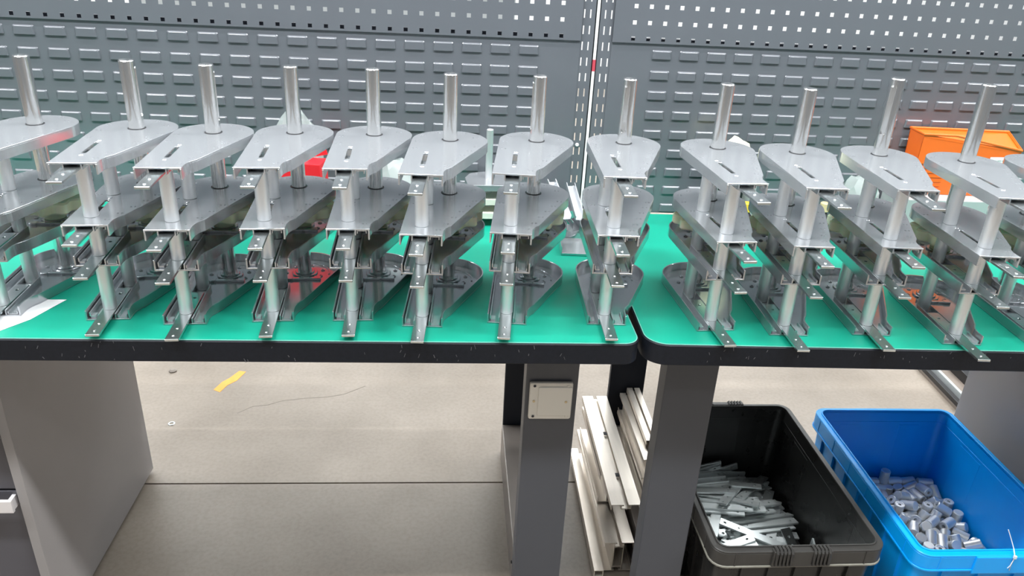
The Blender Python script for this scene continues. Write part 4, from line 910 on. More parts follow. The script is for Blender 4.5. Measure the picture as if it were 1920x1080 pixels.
BAR=[(-0.0179,0.1525,0.0025,1,-0.001,0,-0.01),(-0.0018,0.0202,0.0025,0.998,0.001,0,-0.061),(-0.0345,-0.0026,0.0025,0.998,0,0,-0.066),(-0.0275,-0.1384,0.0025,0.999,0.003,0,0.037),(-0.0723,0.1276,0.0025,1,0.001,0,-0.01),(-0.06,0.1668,0.0074,0.991,-0.065,0.009,0.115),(-0.0158,0.1638,0.0126,0.986,-0.045,0.013,0.158),(-0.0587,-0.1994,0.0025,0.999,0,0,-0.035),(-0.0718,-0.0785,0.0024,1,-0.001,0,0.009),(-0.0141,-0.1717,0.0051,1,0.021,0.01,-0.011),(-0.0648,0.1334,0.0075,0.996,0,0,0.085),(-0.0008,0.1102,0.008,0.994,0.105,0.016,0.017),(-0.0896,-0.0617,0.0075,0.923,0.003,0.001,0.386),(0.0135,0.085,0.0025,1,0,0,0.015),(0.0487,0.0599,0.0065,0.997,-0.073,0.01,0.013),(-0.0458,-0.132,0.0111,0.997,0.062,0.012,-0.033),(-0.0327,-0.2411,0.0025,1,-0.001,0,-0.004),(0.0245,0.0432,0.0025,0.998,0,0,-0.061),(-0.0589,-0.0246,0.0139,0.999,0.031,0.032,-0.002),(0.0302,0.033,0.0075,1,0,0,0.011),(-0.0323,-0.0506,0.0103,0.999,0.034,0.035,-0.002),(0.0111,0.0013,0.0114,1,0.008,0.023,-0.002),(0.0705,0.1019,0.0095,0.993,0.078,0.007,0.084),(-0.0592,-0.1031,0.0099,0.999,0.023,0.024,-0.022),(0.0542,-0.0043,0.0149,0.998,0.046,0.024,-0.023),(-0.0042,-0.0537,0.0132,0.999,0.033,0.035,-0.022),(0.0211,-0.0288,0.0136,0.999,0.032,0.033,-0.022),(0.0343,0.0272,0.0125,1,-0.001,0,-0.002),(0.0598,0.0233,0.0179,1,-0.018,0.001,-0.026),(0.0718,0.0189,0.023,0.017,0.999,-0.036,-0.001),(0.0273,-0.0809,0.0081,0.999,0.041,0.023,-0.023),(0.0707,-0.0571,0.014,0.963,0.041,0.035,-0.265),(0.0654,-0.0277,0.0221,0.046,-0.996,0.076,0.027),(0.0599,-0.0547,0.0251,0.171,0.982,-0.073,-0.044),(-0.0493,-0.1622,0.0112,0.998,0.021,0.011,-0.054),(0.0218,-0.1019,0.0117,0.991,0.037,0.026,-0.125),(0.0125,-0.1166,0.017,0.998,-0.003,0.026,-0.051),(-0.035,-0.1898,0.0098,0.998,0.019,0.011,-0.053),(0.0721,0.0563,0.012,0.996,-0.087,0.01,0.014),(0.0003,-0.1819,0.0144,1,0.02,0.01,-0.006),(0.0391,-0.1559,0.0162,0.998,0.067,0.01,-0.009),(0.0303,-0.2151,0.0101,0.963,0.269,-0.01,-0.024),(-0.0041,-0.141,0.0141,0.996,0.066,0.013,-0.054),(0.0725,-0.242,0.0096,1,-0.001,-0.011,0),(0.0726,-0.1246,0.023,0.981,-0.138,0.021,-0.132),(0.0275,-0.157,0.0213,0.997,0.064,0.011,-0.029),(0.0227,0.0814,0.0126,0.997,0.074,0.012,0.012),(0.0723,-0.1804,0.0225,0.99,0.06,0.017,-0.123),(0.0264,-0.2475,0.0242,0.708,0.706,-0.008,0.008),(0.037,-0.0738,0.018,0.993,0.066,0.018,-0.099),(0.017,-0.1981,0.0217,0.994,0.015,-0.004,-0.111),(0.0119,0.0142,0.0333,1,-0.016,0.002,0.017),(0.0398,0.0651,0.0175,0.999,-0.034,0.01,0.013),(0.0361,0.0802,0.0214,0.992,-0.078,0.001,-0.097),(0.0259,0.0398,0.0258,0.979,-0.202,0.017,0.013),(0.0397,-0.1426,0.0276,0.991,-0.01,0.012,-0.135),(0.0043,0.0358,0.0362,0.991,-0.109,-0.009,-0.079),(0.0835,0.1667,0.0099,0.952,-0.031,0.026,0.304),(0.0789,0.121,0.0184,0.967,-0.036,0.005,-0.254),(0.0296,0.0103,0.0284,1,-0.017,0.001,-0.026),(0.0111,-0.0952,0.0252,0.979,-0.176,0.033,-0.094),(0.0725,-0.232,0.0155,1,-0.012,-0.015,0),(0.0719,-0.0806,0.0213,0.993,0.066,0.018,-0.098),(0.0624,0.1189,0.0253,0.987,-0.074,0.018,0.144),(0.0245,0.0573,0.0289,0.997,-0.01,-0.017,-0.077),(0.0589,-0.1587,0.0325,0.984,0.03,0.008,-0.177),(-0.0031,-0.1649,0.0317,0.979,0.056,0.004,-0.193),(0.0665,0.0785,0.0262,0.078,0.993,-0.091,-0.002),(0.0729,0.068,0.0343,0.108,0.984,0.143,-0.015),(0.0165,-0.232,0.0255,0.996,-0.014,-0.091,-0.001),(0.0529,-0.0801,0.0269,0.994,0.066,0.017,-0.082),(0.0718,-0.0925,0.0298,0.994,0.066,0.017,-0.09),(0.072,-0.0552,0.0292,0.171,0.982,-0.071,-0.044),(0.0717,-0.0286,0.0268,0.995,0.045,0.027,-0.079),(0.0717,-0.0309,0.0316,0.995,0.045,0.027,-0.081),(0.0611,-0.0963,0.0346,0.989,0.062,0.021,-0.136),(0.0374,-0.1182,0.0346,0.987,0.062,0.004,-0.145),(0.0486,0.0879,0.0304,0.985,-0.088,0.018,0.144),(0.0236,0.0045,0.0391,0.996,0.052,0.008,-0.066),(0.0945,-0.0707,0.0412,0.396,0.024,-0.041,0.917),(0.0566,-0.0948,0.0433,0.998,0.058,-0.009,0.024),(0.0353,-0.1218,0.041,0.999,0.044,-0.003,0.025),(0.0248,-0.2525,0.0268,0.706,-0.707,-0.026,-0.026),(0.0716,0.2028,0.0147,0.97,-0.236,-0.045,0.05),(0.0717,-0.0451,0.0359,0.996,0.019,0.029,-0.08),(-0.0108,-0.2314,0.0256,0.996,-0.014,-0.09,0.004),(0.009,0.1396,0.0237,0.995,0.005,-0.008,0.099),(0.0252,-0.1439,0.044,0.045,-0.987,0.156,0.005),(0.0563,-0.2078,0.0315,0.966,0.204,-0.033,-0.154),(0.0413,-0.014,0.0421,0.996,0.047,0.009,-0.082),(0.0618,-0.1825,0.0356,0.986,0.057,0.002,-0.156),(0.0743,-0.1835,0.044,0.971,0.154,-0.01,-0.181),(0.0742,-0.1009,0.0482,0.983,0.047,0.005,-0.177),(0.0571,-0.1671,0.0593,0.892,0.062,-0.053,-0.444),(0.0307,0.0574,0.0487,0.986,-0.08,-0.016,0.144),(0.0717,0.1082,0.0319,0.994,-0.075,0.013,0.074),(0.0404,0.0504,0.0441,0.041,0.884,0.464,-0.033),(0.0612,-0.0567,0.0497,0.994,0.015,-0.017,-0.103),(-0.0257,-0.2059,0.0258,0.965,0.246,-0.084,0.027),(0.0339,-0.1938,0.0477,0.984,-0.031,-0.087,0.155),(0.0248,0.1363,0.0344,0.017,0.989,0.143,0.012),(0.0734,-0.1323,0.0453,0.044,-0.987,0.156,0.005),(0.0855,-0.1235,0.0512,0.044,-0.944,0.326,0.013),(0.1125,0.1064,0.0368,0.861,-0.041,0.036,0.506),(0.0188,0.1336,0.0292,0.99,-0.011,-0.011,0.139),(-0.0245,-0.2026,0.0429,0.987,-0.066,-0.117,-0.09),(-0.0023,-0.1796,0.0485,0.985,0.096,-0.128,-0.07),(0.1154,0.0514,0.0426,0.852,-0.04,0.037,0.521),(-0.0741,-0.2209,0.033,0.989,0.004,-0.121,-0.082),(0.0143,-0.093,0.0647,0.905,0.042,-0.11,-0.409),(-0.0281,-0.2308,0.0274,0.996,-0.016,-0.091,0.007),(-0.0421,-0.2272,0.0298,0.995,-0.015,-0.091,-0.025),(-0.0265,0.2525,0.013,0.707,0.707,0,0),(0.0072,0.104,0.0407,0.987,-0.074,-0.015,0.144),(-0.0513,-0.2525,0.0472,0.707,0.707,-0.026,0.026),(0.007,-0.1661,0.0583,0.992,-0.001,-0.12,-0.024),(0.0574,0.0922,0.0448,0.08,0.986,0.144,0.016),(0.0403,0.0856,0.0499,0.984,-0.08,-0.014,0.158),(0.0378,0.0961,0.0534,0.995,-0.073,-0.021,0.057),(0.0204,0.2234,0.0025,0.998,0,0,0.066),(0,0.0658,0.0559,0.995,-0.074,-0.021,0.057),(-0.0285,-0.0956,0.052,0.877,0.036,-0.116,-0.466),(-0.0751,-0.0836,0.0449,0.989,0.008,-0.142,0.045),(-0.0126,0.0615,0.0609,0.984,-0.075,-0.014,0.161),(-0.0538,0.1123,0.0455,0.988,-0.112,-0.025,0.106),(-0.0081,0.0909,0.0569,0.985,-0.075,-0.014,0.157),(0.016,0.1069,0.0458,0.986,-0.073,-0.015,0.148),(-0.0022,0.1555,0.0324,0.974,-0.173,-0.018,0.142),(0.0712,0.0316,0.0507,0.053,0.994,0.091,-0.015),(-0.0717,0.1654,0.038,0.973,-0.221,-0.014,0.063),(0.0208,0.2038,0.0331,0.982,-0.185,-0.032,0.005),(-0.0747,-0.1903,0.0369,0.985,-0.057,-0.137,-0.087),(-0.0048,0.1278,0.0388,0.989,-0.017,-0.012,0.146),(-0.072,0.1372,0.0428,0.994,-0.051,-0.046,0.089),(-0.0689,-0.1528,0.0463,0.953,-0.033,-0.14,0.265),(0.0581,0.0023,0.0545,0.038,0.995,0.094,-0.017),(-0.0546,0.1543,0.0337,0.976,-0.213,-0.052,0.015),(-0.0114,0.1188,0.0627,0.992,-0.071,-0.033,-0.097),(-0.0772,-0.0577,0.0426,0.01,-0.983,-0.045,-0.178),(-0.0262,0.1736,0.0226,0.965,-0.218,-0.024,0.141),(-0.0531,0.0462,0.0662,0.551,-0.019,-0.076,-0.831),(-0.0748,-0.2361,0.038,0.032,-0.991,-0.008,-0.127),(-0.1132,0.0142,0.0303,0.858,0.058,-0.175,-0.479),(-0.0533,0.178,0.023,0.976,-0.213,-0.052,0.015),(-0.0751,-0.2299,0.0436,0.991,0.034,-0.127,-0.006),(-0.0368,0.1954,0.012,0.972,-0.184,-0.027,0.144),(-0.0784,0.1915,0.0207,0.2,0.948,0.246,-0.02),(-0.1028,-0.0533,0.0478,0.839,0.081,-0.119,-0.524),(-0.0725,0.0679,0.067,0.069,0.989,-0.128,0.035),(-0.0725,-0.2475,0.0541,0.09,0.09,0.701,-0.701),(-0.0061,0.1536,0.0274,0.975,-0.174,-0.019,0.137),(-0.0726,0.25,0.0548,0.767,-0.627,-0.103,-0.084),(-0.0099,0.0785,0.0687,0.989,-0.07,-0.035,-0.128),(-0.1335,-0.0688,0.0391,0.7,-0.1,-0.195,0.68),(0.0031,0.2301,0.0266,0.646,0.763,0.031,0.005),(-0.0734,0.2408,0.0431,0.628,0.762,-0.077,0.137),(-0.0719,0.1052,0.0671,0.984,-0.147,-0.021,-0.1),(-0.0477,0.0739,0.0725,0.071,0.992,-0.098,0.033),(-0.0368,0.2476,0.0269,0.764,0.641,-0.045,0.054),(0.0857,-0.0908,0.0542,0.944,0.045,0.012,-0.326),(0.0717,0.0203,0.0576,0.993,-0.079,0.012,0.083),(-0.0534,0.1785,0.0444,0.965,-0.258,-0.034,-0.027),(-0.0868,-0.1025,0.0468,0.879,0.072,-0.125,-0.455),(0.0331,-0.0353,0.0674,0.969,-0.013,0.055,-0.24),(-0.0797,-0.1495,0.0577,0.976,0.062,-0.21,0.01),(-0.0457,-0.2525,0.0737,0.707,0.707,-0.026,0.026),(-0.0169,0.1117,0.0714,0.955,-0.127,-0.049,-0.263),(-0.0205,0.2015,0.0365,0.982,-0.184,-0.037,-0.024),(-0.0812,0.1767,0.038,0.929,-0.242,-0.097,-0.264),(0.0717,0.223,0.0289,0.761,-0.645,0.021,0.062),(0.005,-0.1281,0.0732,0.936,0.083,-0.097,-0.327),(0.0725,0.0432,0.0562,0.965,-0.226,0.011,0.13),(-0.0765,-0.2013,0.052,0.986,0.036,-0.16,0.009),(-0.0767,-0.1752,0.0532,0.987,0.018,-0.162,0.006),(-0.0169,0.2081,0.0231,0.977,-0.195,-0.046,-0.074),(0.0966,0.1741,0.055,0.9,-0.142,0.053,0.408),(-0.0773,-0.2008,0.0571,0.977,0.015,-0.164,0.139),(0.0172,0.1824,0.0628,0.976,-0.106,-0.061,-0.18),(-0.071,0.2022,0.0381,0.982,-0.183,-0.037,-0.023),(-0.0558,0.19,0.0492,0.985,-0.154,-0.023,0.072),(-0.0725,-0.2425,0.0596,0.701,-0.701,-0.09,-0.09),(-0.1594,-0.1357,0.0299,0.106,-0.699,0.692,-0.145),(-0.1272,-0.1304,0.0556,0.158,-0.804,0.518,-0.246),(-0.0719,0.1443,0.0678,0.985,-0.144,-0.047,-0.086),(-0.0494,-0.227,0.0622,0.973,0.2,-0.11,0.023),(-0.0876,-0.1823,0.0633,0.94,0.02,-0.166,-0.297),(-0.0033,0.2236,0.0335,0.764,-0.644,-0.032,0),(0.0265,0.1388,0.0706,0.89,-0.147,0.04,0.429),(-0.0221,0.2412,0.0451,0.628,0.762,-0.077,0.137),(-0.0934,-0.0758,0.0595,0.914,0.126,-0.142,-0.359),(0.0719,0.2447,0.0205,0.763,-0.646,0,0.038),(-0.139,-0.1444,0.0536,0.177,-0.76,0.581,-0.233),(-0.0749,0.1886,0.0535,0.143,0.971,-0.182,0.062),(-0.0708,0.2156,0.0526,0.992,-0.117,-0.039,0.02),(0.0602,0.2389,0.0213,0.763,-0.646,0.001,0.039),(-0.1605,-0.1295,0.0448,0.671,0.223,-0.216,-0.673),(0.1483,-0.1562,0.0652,0.45,-0.436,0.571,-0.53),(-0.0024,0.2346,0.051,0.695,-0.718,0.002,0.035),(-0.0719,0.1902,0.059,0.99,-0.134,-0.039,0.02),(-0.0723,0.2157,0.0577,0.992,-0.117,-0.039,0.02)]

bm = bmesh.new()
prism(bm, [rrect(-0.100, 0.100, -0.013, 0.013, 0.0015, 2), circ(-0.087, 0, 0.0040, 10, True), circ(-0.050, 0, 0.0026, 10, True), circ(0.082, 0, 0.0032, 10, True)], -0.0025, 0.0025, 0.0003)
bar_loose = fin(bm, 'loose_bar', 30); bar_loose.materials.append(M['loose'])
for i, (x, y, z, a, b, c, d) in enumerate(BAR):
    o = lk('metal_bar', bar_loose)
    o.rotation_mode = 'QUATERNION'; o.rotation_quaternion = (a, b, c, d)
    o.location = (0.776+x, 1.53+y, 0.0065+z)
    tag(o, 'flat zinc plated bar with drilled ends, loose in the black crate', 'metal bar', 'flat bars in the black crate')
bm = bmesh.new()
join(bm, lathe([(0, -0.021), (0.0122, -0.021), (0.0135, -0.0197), (0.0135, 0.0197), (0.0122, 0.021), (0.0092, 0.021), (0.0086, 0.0195), (0.0045, 0.0195), (0.0045, 0.004), (0, 0.004)], 24))
spacer_me = fin(bm, 'spacer', 30); spacer_me.materials.append(M['spacer'])
for i, (x, y, z, a, b, c, d) in enumerate(CYL):
    o = lk('metal_spacer', spacer_me)
    o.rotation_mode = 'QUATERNION'; o.rotation_quaternion = (a, b, c, d)
    o.location = (1.252+x, 1.51+y, 0.0065+z)
    tag(o, 'short satin aluminium cylinder with a bored end, loose in the blue crate', 'spacer', 'short cylinders in the blue crate')

# angle bracket leaning in the front right of the black crate
bm = bmesh.new()
prism(bm, [rrect(-0.014, 0.014, 0, 0.062, 0.001, 2), circ(0, 0.040, 0.003, 10, True), circ(0, 0.018, 0.003, 10, True)], 0, 0.003, 0.0003)
prism(bm, [rrect(-0.014, 0.014, 0, 0.030, 0.001, 2), circ(0, 0.017, 0.003, 10, True)], 0, 0.003, 0.0003, Matrix.Rotation(R(-90), 4, 'X'))
o = tag(lk('angle_bracket', fin(bm, 'angle_bracket', 30), M['zinc'], None, (0.880, 1.425, 0.085), (R(30), 0, R(14))),
        'bent metal angle bracket lying at the front right of the bars', 'angle bracket')

# cable tie on the front rim of the blue crate
bm = bmesh.new()
tube(bm, [(0.002, 0.008, 0.012), (-0.001, -0.002, 0.0055), (0, -0.0045, -0.006), (0.0, -0.0042, -0.040)], 0.0012, 6)
tube(bm, [(0.002, 0.008, 0.012), (-0.006, 0.018, 0.035), (-0.016, 0.022, 0.055)], 0.0010, 6)
tube(bm, [(0, -0.0045, -0.006), (-0.006, -0.008, -0.022), (-0.010, -0.008, -0.030)], 0.0010, 6)
addbox(bm, -0.003, 0.003, -0.0075, -0.003, -0.004, 0.003)
tag(lk('cable_tie', fin(bm, 'cable_tie', 60), M['white'], None, (1.262, 1.2195, CH)), 'white cable tie fastened to the front rim of the blue crate', 'cable tie')

# ------------------------------------------------------------------ aluminium profiles stacked on the floor
def cap_profile():
    """75 mm wide cap with side lips and a T slot along its middle (drawn in x, z; top at z = 0)"""
    w_, t = 0.0375, 0.0018
    P = [(-w_, 0), (-0.006, 0), (-0.006, -0.004), (-0.011, -0.004), (-0.011, -0.0115), (0.011, -0.0115), (0.011, -0.004), (0.006, -0.004), (0.006, 0),
         (w_, 0), (w_, -0.016), (w_-t, -0.016), (w_-t, -t), (0.0078, -t), (0.0078, -0.0026), (0.0128, -0.0026), (0.0128, -0.0133), (0.004, -0.0133), (0.002, -0.0165), (0, -0.0135), (-0.002, -0.0165), (-0.004, -0.0133),
         (-0.0128, -0.0133), (-0.0128, -0.0026), (-0.0078, -0.0026), (-0.0078, -t), (-w_+t, -t), (-w_+t, -0.016), (-w_, -0.016)]
    return [P]
def beam_profile(h=0.093):
    P = cap_profile()[0]
    lo = [(x, -h-z) for x, z in P][::-1]
    web = [(-0.0128, -0.013), (0.0128, -0.013), (0.0128, -h+0.013), (-0.0128, -h+0.013)]
    inner = [(-0.0108, -0.016), (-0.0108, -h+0.016), (0.0108, -h+0.016), (0.0108, -0.016)]
    return [P], [lo], [web, inner]
XZ = Matrix(((1, 0, 0, 0), (0, 0, 1, 0), (0, 1, 0, 0), (0, 0, 0, 1)))     # (x, y, z) -> (x, z, y)
def extrusion(loopsets, L):
    bm = bmesh.new()
    for ls in loopsets: prism(bm, ls, 0, L, 0, XZ)
    return fin(bm, 'aluminium_profile', 30)
capm = extrusion([cap_profile()], 0.484); capm.materials.append(M['profile'])
beam = extrusion(list(beam_profile()), 0.484); beam.materials.append(M['profile'])
PG = 'raw aluminium profiles on the floor'
def prof_thing(me, label, loc, rz=0, extra=None):
    return tag(lk('aluminium_profile', me, None, None, loc, (0, 0, rz)), label, 'aluminium profile', PG)
prof_thing(beam, 'I shaped raw aluminium profile, second of its stack between the bench legs', (0.4315, 1.452, 0.0975), R(0.3))
pt = prof_thing(capm, 'slotted raw aluminium profile lying topmost between the bench legs', (0.4350, 1.452, 0.2195), R(0))
bm = bmesh.new(); addbox(bm, -0.005, 0.005, -0.006, 0.006, -0.001, 0.0012)
nut = fin(bm, 'slot_nut'); nut.materials.append(M['dark'])
for yy in (0.12, 0.30): lk('slot_nut', nut, None, pt, (0, yy, -0.0045))
prof_thing(beam, 'raw aluminium profile set back beneath the slotted one', (0.4340, 1.600, 0.0975+0.0945), R(0.2)).scale = (0.96, 0.66, 0.97)
lowm = extrusion([[[(-0.012, 0), (0.012, 0), (0.012, -0.018), (0.0105, -0.018), (0.0105, -0.0015), (-0.0105, -0.0015), (-0.0105, -0.018), (-0.012, -0.018)]]], 0.50); lowm.materials.append(M['profile'])
prof_thing(lowm, 'narrow aluminium channel on the floor left of the profile stack', (0.3770, 1.30, 0.0185), R(-1.2))
prof_thing(lowm, 'narrow aluminium channel lying on the other narrow one left of the profile stack', (0.3790, 1.42, 0.0375), R(-0.6))
# second heap, resting on the foot of the right bench leg
HX = 0.5270
for k, (nm, dx, ys, L_) in enumerate((('lowest', 0.0, 1.56, 0.36), ('upper', 0.003, 1.60, 0.32))):
    o = prof_thing(beam, 'slim raw aluminium profile behind the right bench leg, %s of its pile' % nm, (HX+dx, ys, 0.1165+0.0625*(k+1)), R(0.3*k))
    o.scale = (0.56, L_/0.484, 0.66)
o = prof_thing(capm, 'pale aluminium cap lying on the pile behind the right bench leg', (0.546, 1.66, 0.2590), R(0))
o.scale = (0.5, 0.54, 1.0)

# ------------------------------------------------------------------ floor bits behind the right bench
t = thing('machine_track', 'long dirty metal track running away on the floor at the far right', 'floor track', (1.80, 2.02, 0), R(-3))
bm = bmesh.new(); addbox(bm, 0, 0.30, 0, 1.9, 0.0, 0.012, bev=0.002); lk('base_plate', fin(bm, 'base_plate', 30), M['dirty'], t)
for x0, x1, h, mm in ((0.0, 0.02, 0.03, 'black'), (0.028, 0.04, 0.045, 'grey'), (0.115, 0.15, 0.05, 'black'), (0.165, 0.175, 0.07, 'grey'), (0.215, 0.24, 0.06, 'black')):
    bm = bmesh.new(); addbox(bm, x0, x1, 0, 1.9, 0.012, h, bev=0.002); lk('rail', fin(bm, 'rail', 30), M[mm], t)
bm = bmesh.new(); prism(bm, [circ(0, 0, 0.011, 20), circ(0, 0, 0.006, 16, True)], 0, 0.002, 0.0005)
wsh = fin(bm, 'washer', 30); wsh.materials.append(M['zinc'])
tag(lk('washer', wsh, None, None, (-0.89, 2.10, 0)), 'small metal washer lying on the floor right of the left cabinet', 'washer')
bm = bmesh.new(); join(bm, lathe([(0, 0), (0.012, 0), (0.014, 0.004), (0.008, 0.009), (0, 0.010)], 7))
tag(lk('pebble', fin(bm, 'pebble', 50), M['crack'], None, (-0.99, 2.42, 0)), 'small dark crumb on the floor near the top of the left cabinet', 'pebble')

# ------------------------------------------------------------------ odds and ends on the benches
def lumpy(name, sx, sy, sz, seed, amp=0.25, sub=3, fl=0.0, fr=1.6):
    """crumpled closed bag resting on z = 0"""
    random.seed(seed)
    bm = bmesh.new(); bmesh.ops.create_icosphere(bm, subdivisions=sub, radius=1)
    ph = [(random.uniform(-1, 1), random.uniform(-1, 1), random.uniform(-1, 1), random.uniform(0, 6.28)) for _ in range(14)]
    for v in bm.verts:
        n = v.co.normalized()
        d = 0
        for k, (a, b, c, p) in enumerate(ph):
            f = fr*(1+k*0.55)
            d += abs(math.sin(f*(a*n.x+b*n.y+c*n.z)*2+p))/(1+k*0.35)
        r = 1-amp+amp*d/3.2
        v.co = n*r
        v.co.z = max(v.co.z, -0.72)
    zmin = min(v.co.z for v in bm.verts)
    for v in bm.verts:
        v.co = Vector((v.co.x*sx, v.co.y*sy, (v.co.z-zmin)*sz/1.72))
    return fin(bm, name, 22)
def bag(name, label, cat, x, y, sx, sy, sz, m, seed, z=0.0, amp=0.3, rz=0):
    return tag(lk(name, lumpy(name, sx, sy, sz, seed, amp), M[m], None, (x, y, BZ+z), (0, 0, rz)), label, cat)

tag(lk('paper_sheet', (lambda b: (prism(b, [[(-0.86, 1.245), (-0.797, 1.243), (-0.765, 1.29), (-0.738, 1.373), (-0.79, 1.372), (-0.86, 1.32)]], 0.0, 0.0006), fin(b, 'paper_sheet'))[1])(bmesh.new()), M['paper'], None, (0, 0, BZ)),
    'white paper lying under the leftmost bracket tower', 'paper')
bag('plastic_bag', 'clear crumpled plastic bag standing behind the tower in front of the red carton', 'plastic bag', -0.392, 1.90, 0.064, 0.036, 0.255, 'film', 5)
bag('plastic_bag', 'clear crumpled plastic bag behind the fifth and sixth towers', 'plastic bag', -0.135, 1.862, 0.060, 0.055, 0.155, 'film', 8)
bag('plastic_bag', 'grey crumpled plastic bag left of the orange box', 'plastic bag', 1.045, 1.832, 0.048, 0.055, 0.160, 'film', 11)
bag('tissue', 'cream crumpled tissue sticking up behind the leftmost tower of the right bench', 'tissue', 0.700, 1.830, 0.036, 0.035, 0.085, 'creamp', 21, z=0.158, amp=0.35)
bag('paper_wad', 'off white crumpled paper behind the leftmost bracket tower', 'paper', -1.005, 1.835, 0.048, 0.03, 0.105, 'paper', 17)

# red carton
t = thing('carton', 'small bright red carton standing against the wall between two towers', 'carton', (-0.346, 1.775, BZ), R(-8))
bm = bmesh.new(); addbox(bm, -0.055, 0.042, -0.03, 0.03, 0, 0.173, bev=0.0015); lk('body', fin(bm, 'body', 30), M['red'], t)
bm = bmesh.new(); addbox(bm, -0.003, 0.045, -0.0012, 0.0012, 0, 0.032, Matrix.Translation((0, 0.029, 0.172)) @ Matrix.Rotation(R(-14), 4, 'Y')); lk('flap', fin(bm, 'flap'), M['red'], t)

# spare unit lying behind towers six and seven: plates on a thin shaft
t = thing('spare_bracket', 'pale spare bracket stack with a thin bare shaft behind the sixth and seventh towers', 'metal bracket', (0.088, 1.880, BZ), R(2))
for k, (z, sc, dx) in enumerate(((0.108, 1.0, 0.0), (0.070, 0.92, 0.0), (0.034, 0.92, 0.0))):
    bm = bmesh.new(); o_ = [(y*sc*0.62, -x*sc) for x, y in outline(0.20)]
    o_ = [(-0.055*sc, -0.065*sc), (0.055*sc, -0.065*sc), (0.060*sc, 0.0), (0.045*sc, 0.040*sc), (0.0, 0.058*sc), (-0.045*sc, 0.040*sc), (-0.060*sc, 0.0)]
    prism(bm, [o_, circ(0, 0, 0.0092, 20, True)], z, z+0.003, 0.0005)
    prism(bm, [o_, [(x*0.95, y*0.95) for x, y in o_][::-1]], z-0.012, z+0.001, 0.0003)
    lk('plate', fin(bm, 'plate', 30), M['lid' if k == 0 else 'cream'], t)
bm = bmesh.new(); join(bm, shaft_mesh(0.0088, 0.236, False)); lk('thin_shaft', fin(bm, 'thin_shaft', 30), M['post'], t, (0, 0, 0))
for a, b in ((0.035, -0.045), (-0.035, -0.045), (0.0, 0.035)):
    bm = bmesh.new(); addcyl(bm, 0, 0, 0.0, 0.108, 0.010, 20, bev=0.0005); lk('spacer', fin(bm, 'spacer', 30), M['cream'], t, (a, b, 0.0))

# heap of spare trays behind the last tower of the left bench
t = thing('spare_tray', 'spare metal tray leaning in the heap behind the right end of the left bench', 'metal tray', (0.262, 1.80, BZ+0.048), R(200), 'spare trays in the heap')
t.scale = (0.62, 0.62, 1)
for key, nm in (('tray', 'tray_plate'), ('tray_ribs', 'guide_ribs')):
    lk(nm, ME[key], None, t)
t = thing('spare_tray', 'lower spare metal tray of the heap near the gap between the benches', 'metal tray', (0.282, 1.79, BZ+0.0), R(188), 'spare trays in the heap')
t.scale = (0.62, 0.62, 1.0)
for key, nm in (('tray', 'tray_plate'), ('tray_ribs', 'guide_ribs')):
    lk(nm, ME[key], None, t)
for i, (x, y, rz, tilt, lab) in enumerate(((0.266, 1.76, 12, 22, 'left'), (0.298, 1.755, 4, 18, 'right'))):
    bm = bmesh.new()
    prism(bm, [[(-0.011, 0), (0.011, 0), (0.011, 0.012), (0.0092, 0.012), (0.0092, 0.0018), (-0.0092, 0.0018), (-0.0092, 0.012), (-0.011, 0.012)]], 0, 0.135, 0, XZ)
    tag(lk('metal_channel', fin(bm, 'metal_channel', 30), M['lid'], None, (x, y-0.065, BZ+0.071), (R(tilt), 0, R(rz))), 'short silver channel lying on the heap of spare trays, %s one' % lab, 'metal channel', 'channels on the heap')
for i, z in enumerate((0.024,)):
    bm = bmesh.new(); addbox(bm, -0.045, 0.045, -0.05, 0.05, 0, 0.006, bev=0.001)
    addbox(bm, -0.045, -0.043, -0.05, 0.05, 0.006, 0.022); addbox(bm, 0.043, 0.045, -0.05, 0.05, 0.006, 0.022)
    tag(lk('metal_plate', fin(bm, 'metal_plate', 30), M['lid'], None, (0.300, 1.690, BZ+0.0), (0, 0, R(-3))), 'small edged metal plate at the front of the heap of spare trays', 'metal plate')

# bottles with coloured caps behind the right bench's first two towers
for x, y, cm, lab in ((0.748, 1.815, 'yellow', 'black bottle with a yellow cap behind the two left towers of the right bench'),
                      (0.960, 1.830, 'tan', 'black bottle with a tan cap left of the tall keyed shaft')):
    t = thing('bottle', lab, 'bottle', (x, y, BZ), 0, 'small bottles at the back of the right bench')
    bm = bmesh.new(); join(bm, lathe([(0, 0), (0.016, 0), (0.018, 0.002), (0.018, 0.045), (0.010, 0.056), (0.008, 0.062), (0, 0.062)], 24)); lk('body', fin(bm, 'body', 40), M['black'], t)
    bm = bmesh.new(); addcyl(bm, 0, 0, 0.060, 0.084, 0.0125, 20, r2=0.0115, bev=0.002); lk('cap', fin(bm, 'cap', 40), M[cm], t)
t = thing('spray_can', 'pale grey can standing between the tissue and the second tower of the right bench', 'can', (0.765, 1.885, BZ), 0)
bm = bmesh.new(); join(bm, lathe([(0, 0), (0.024, 0), (0.026, 0.003), (0.026, 0.150), (0.018, 0.164), (0, 0.166)], 28)); lk('body', fin(bm, 'body', 40), M['grey'], t)
bm = bmesh.new(); addcyl(bm, 0, 0, 0.165, 0.190, 0.013, 20, bev=0.002); lk('cap', fin(bm, 'cap', 40), M['black'], t)
tag(lk('small_box', (lambda b: (addbox(b, -0.045, 0.045, -0.03, 0.03, 0, 0.158, bev=0.002), fin(b, 'small_box', 30))[1])(bmesh.new()), M['black'], None, (0.685, 1.842, BZ)),
    'dark box holding the cream tissue at the back of the right bench', 'box')

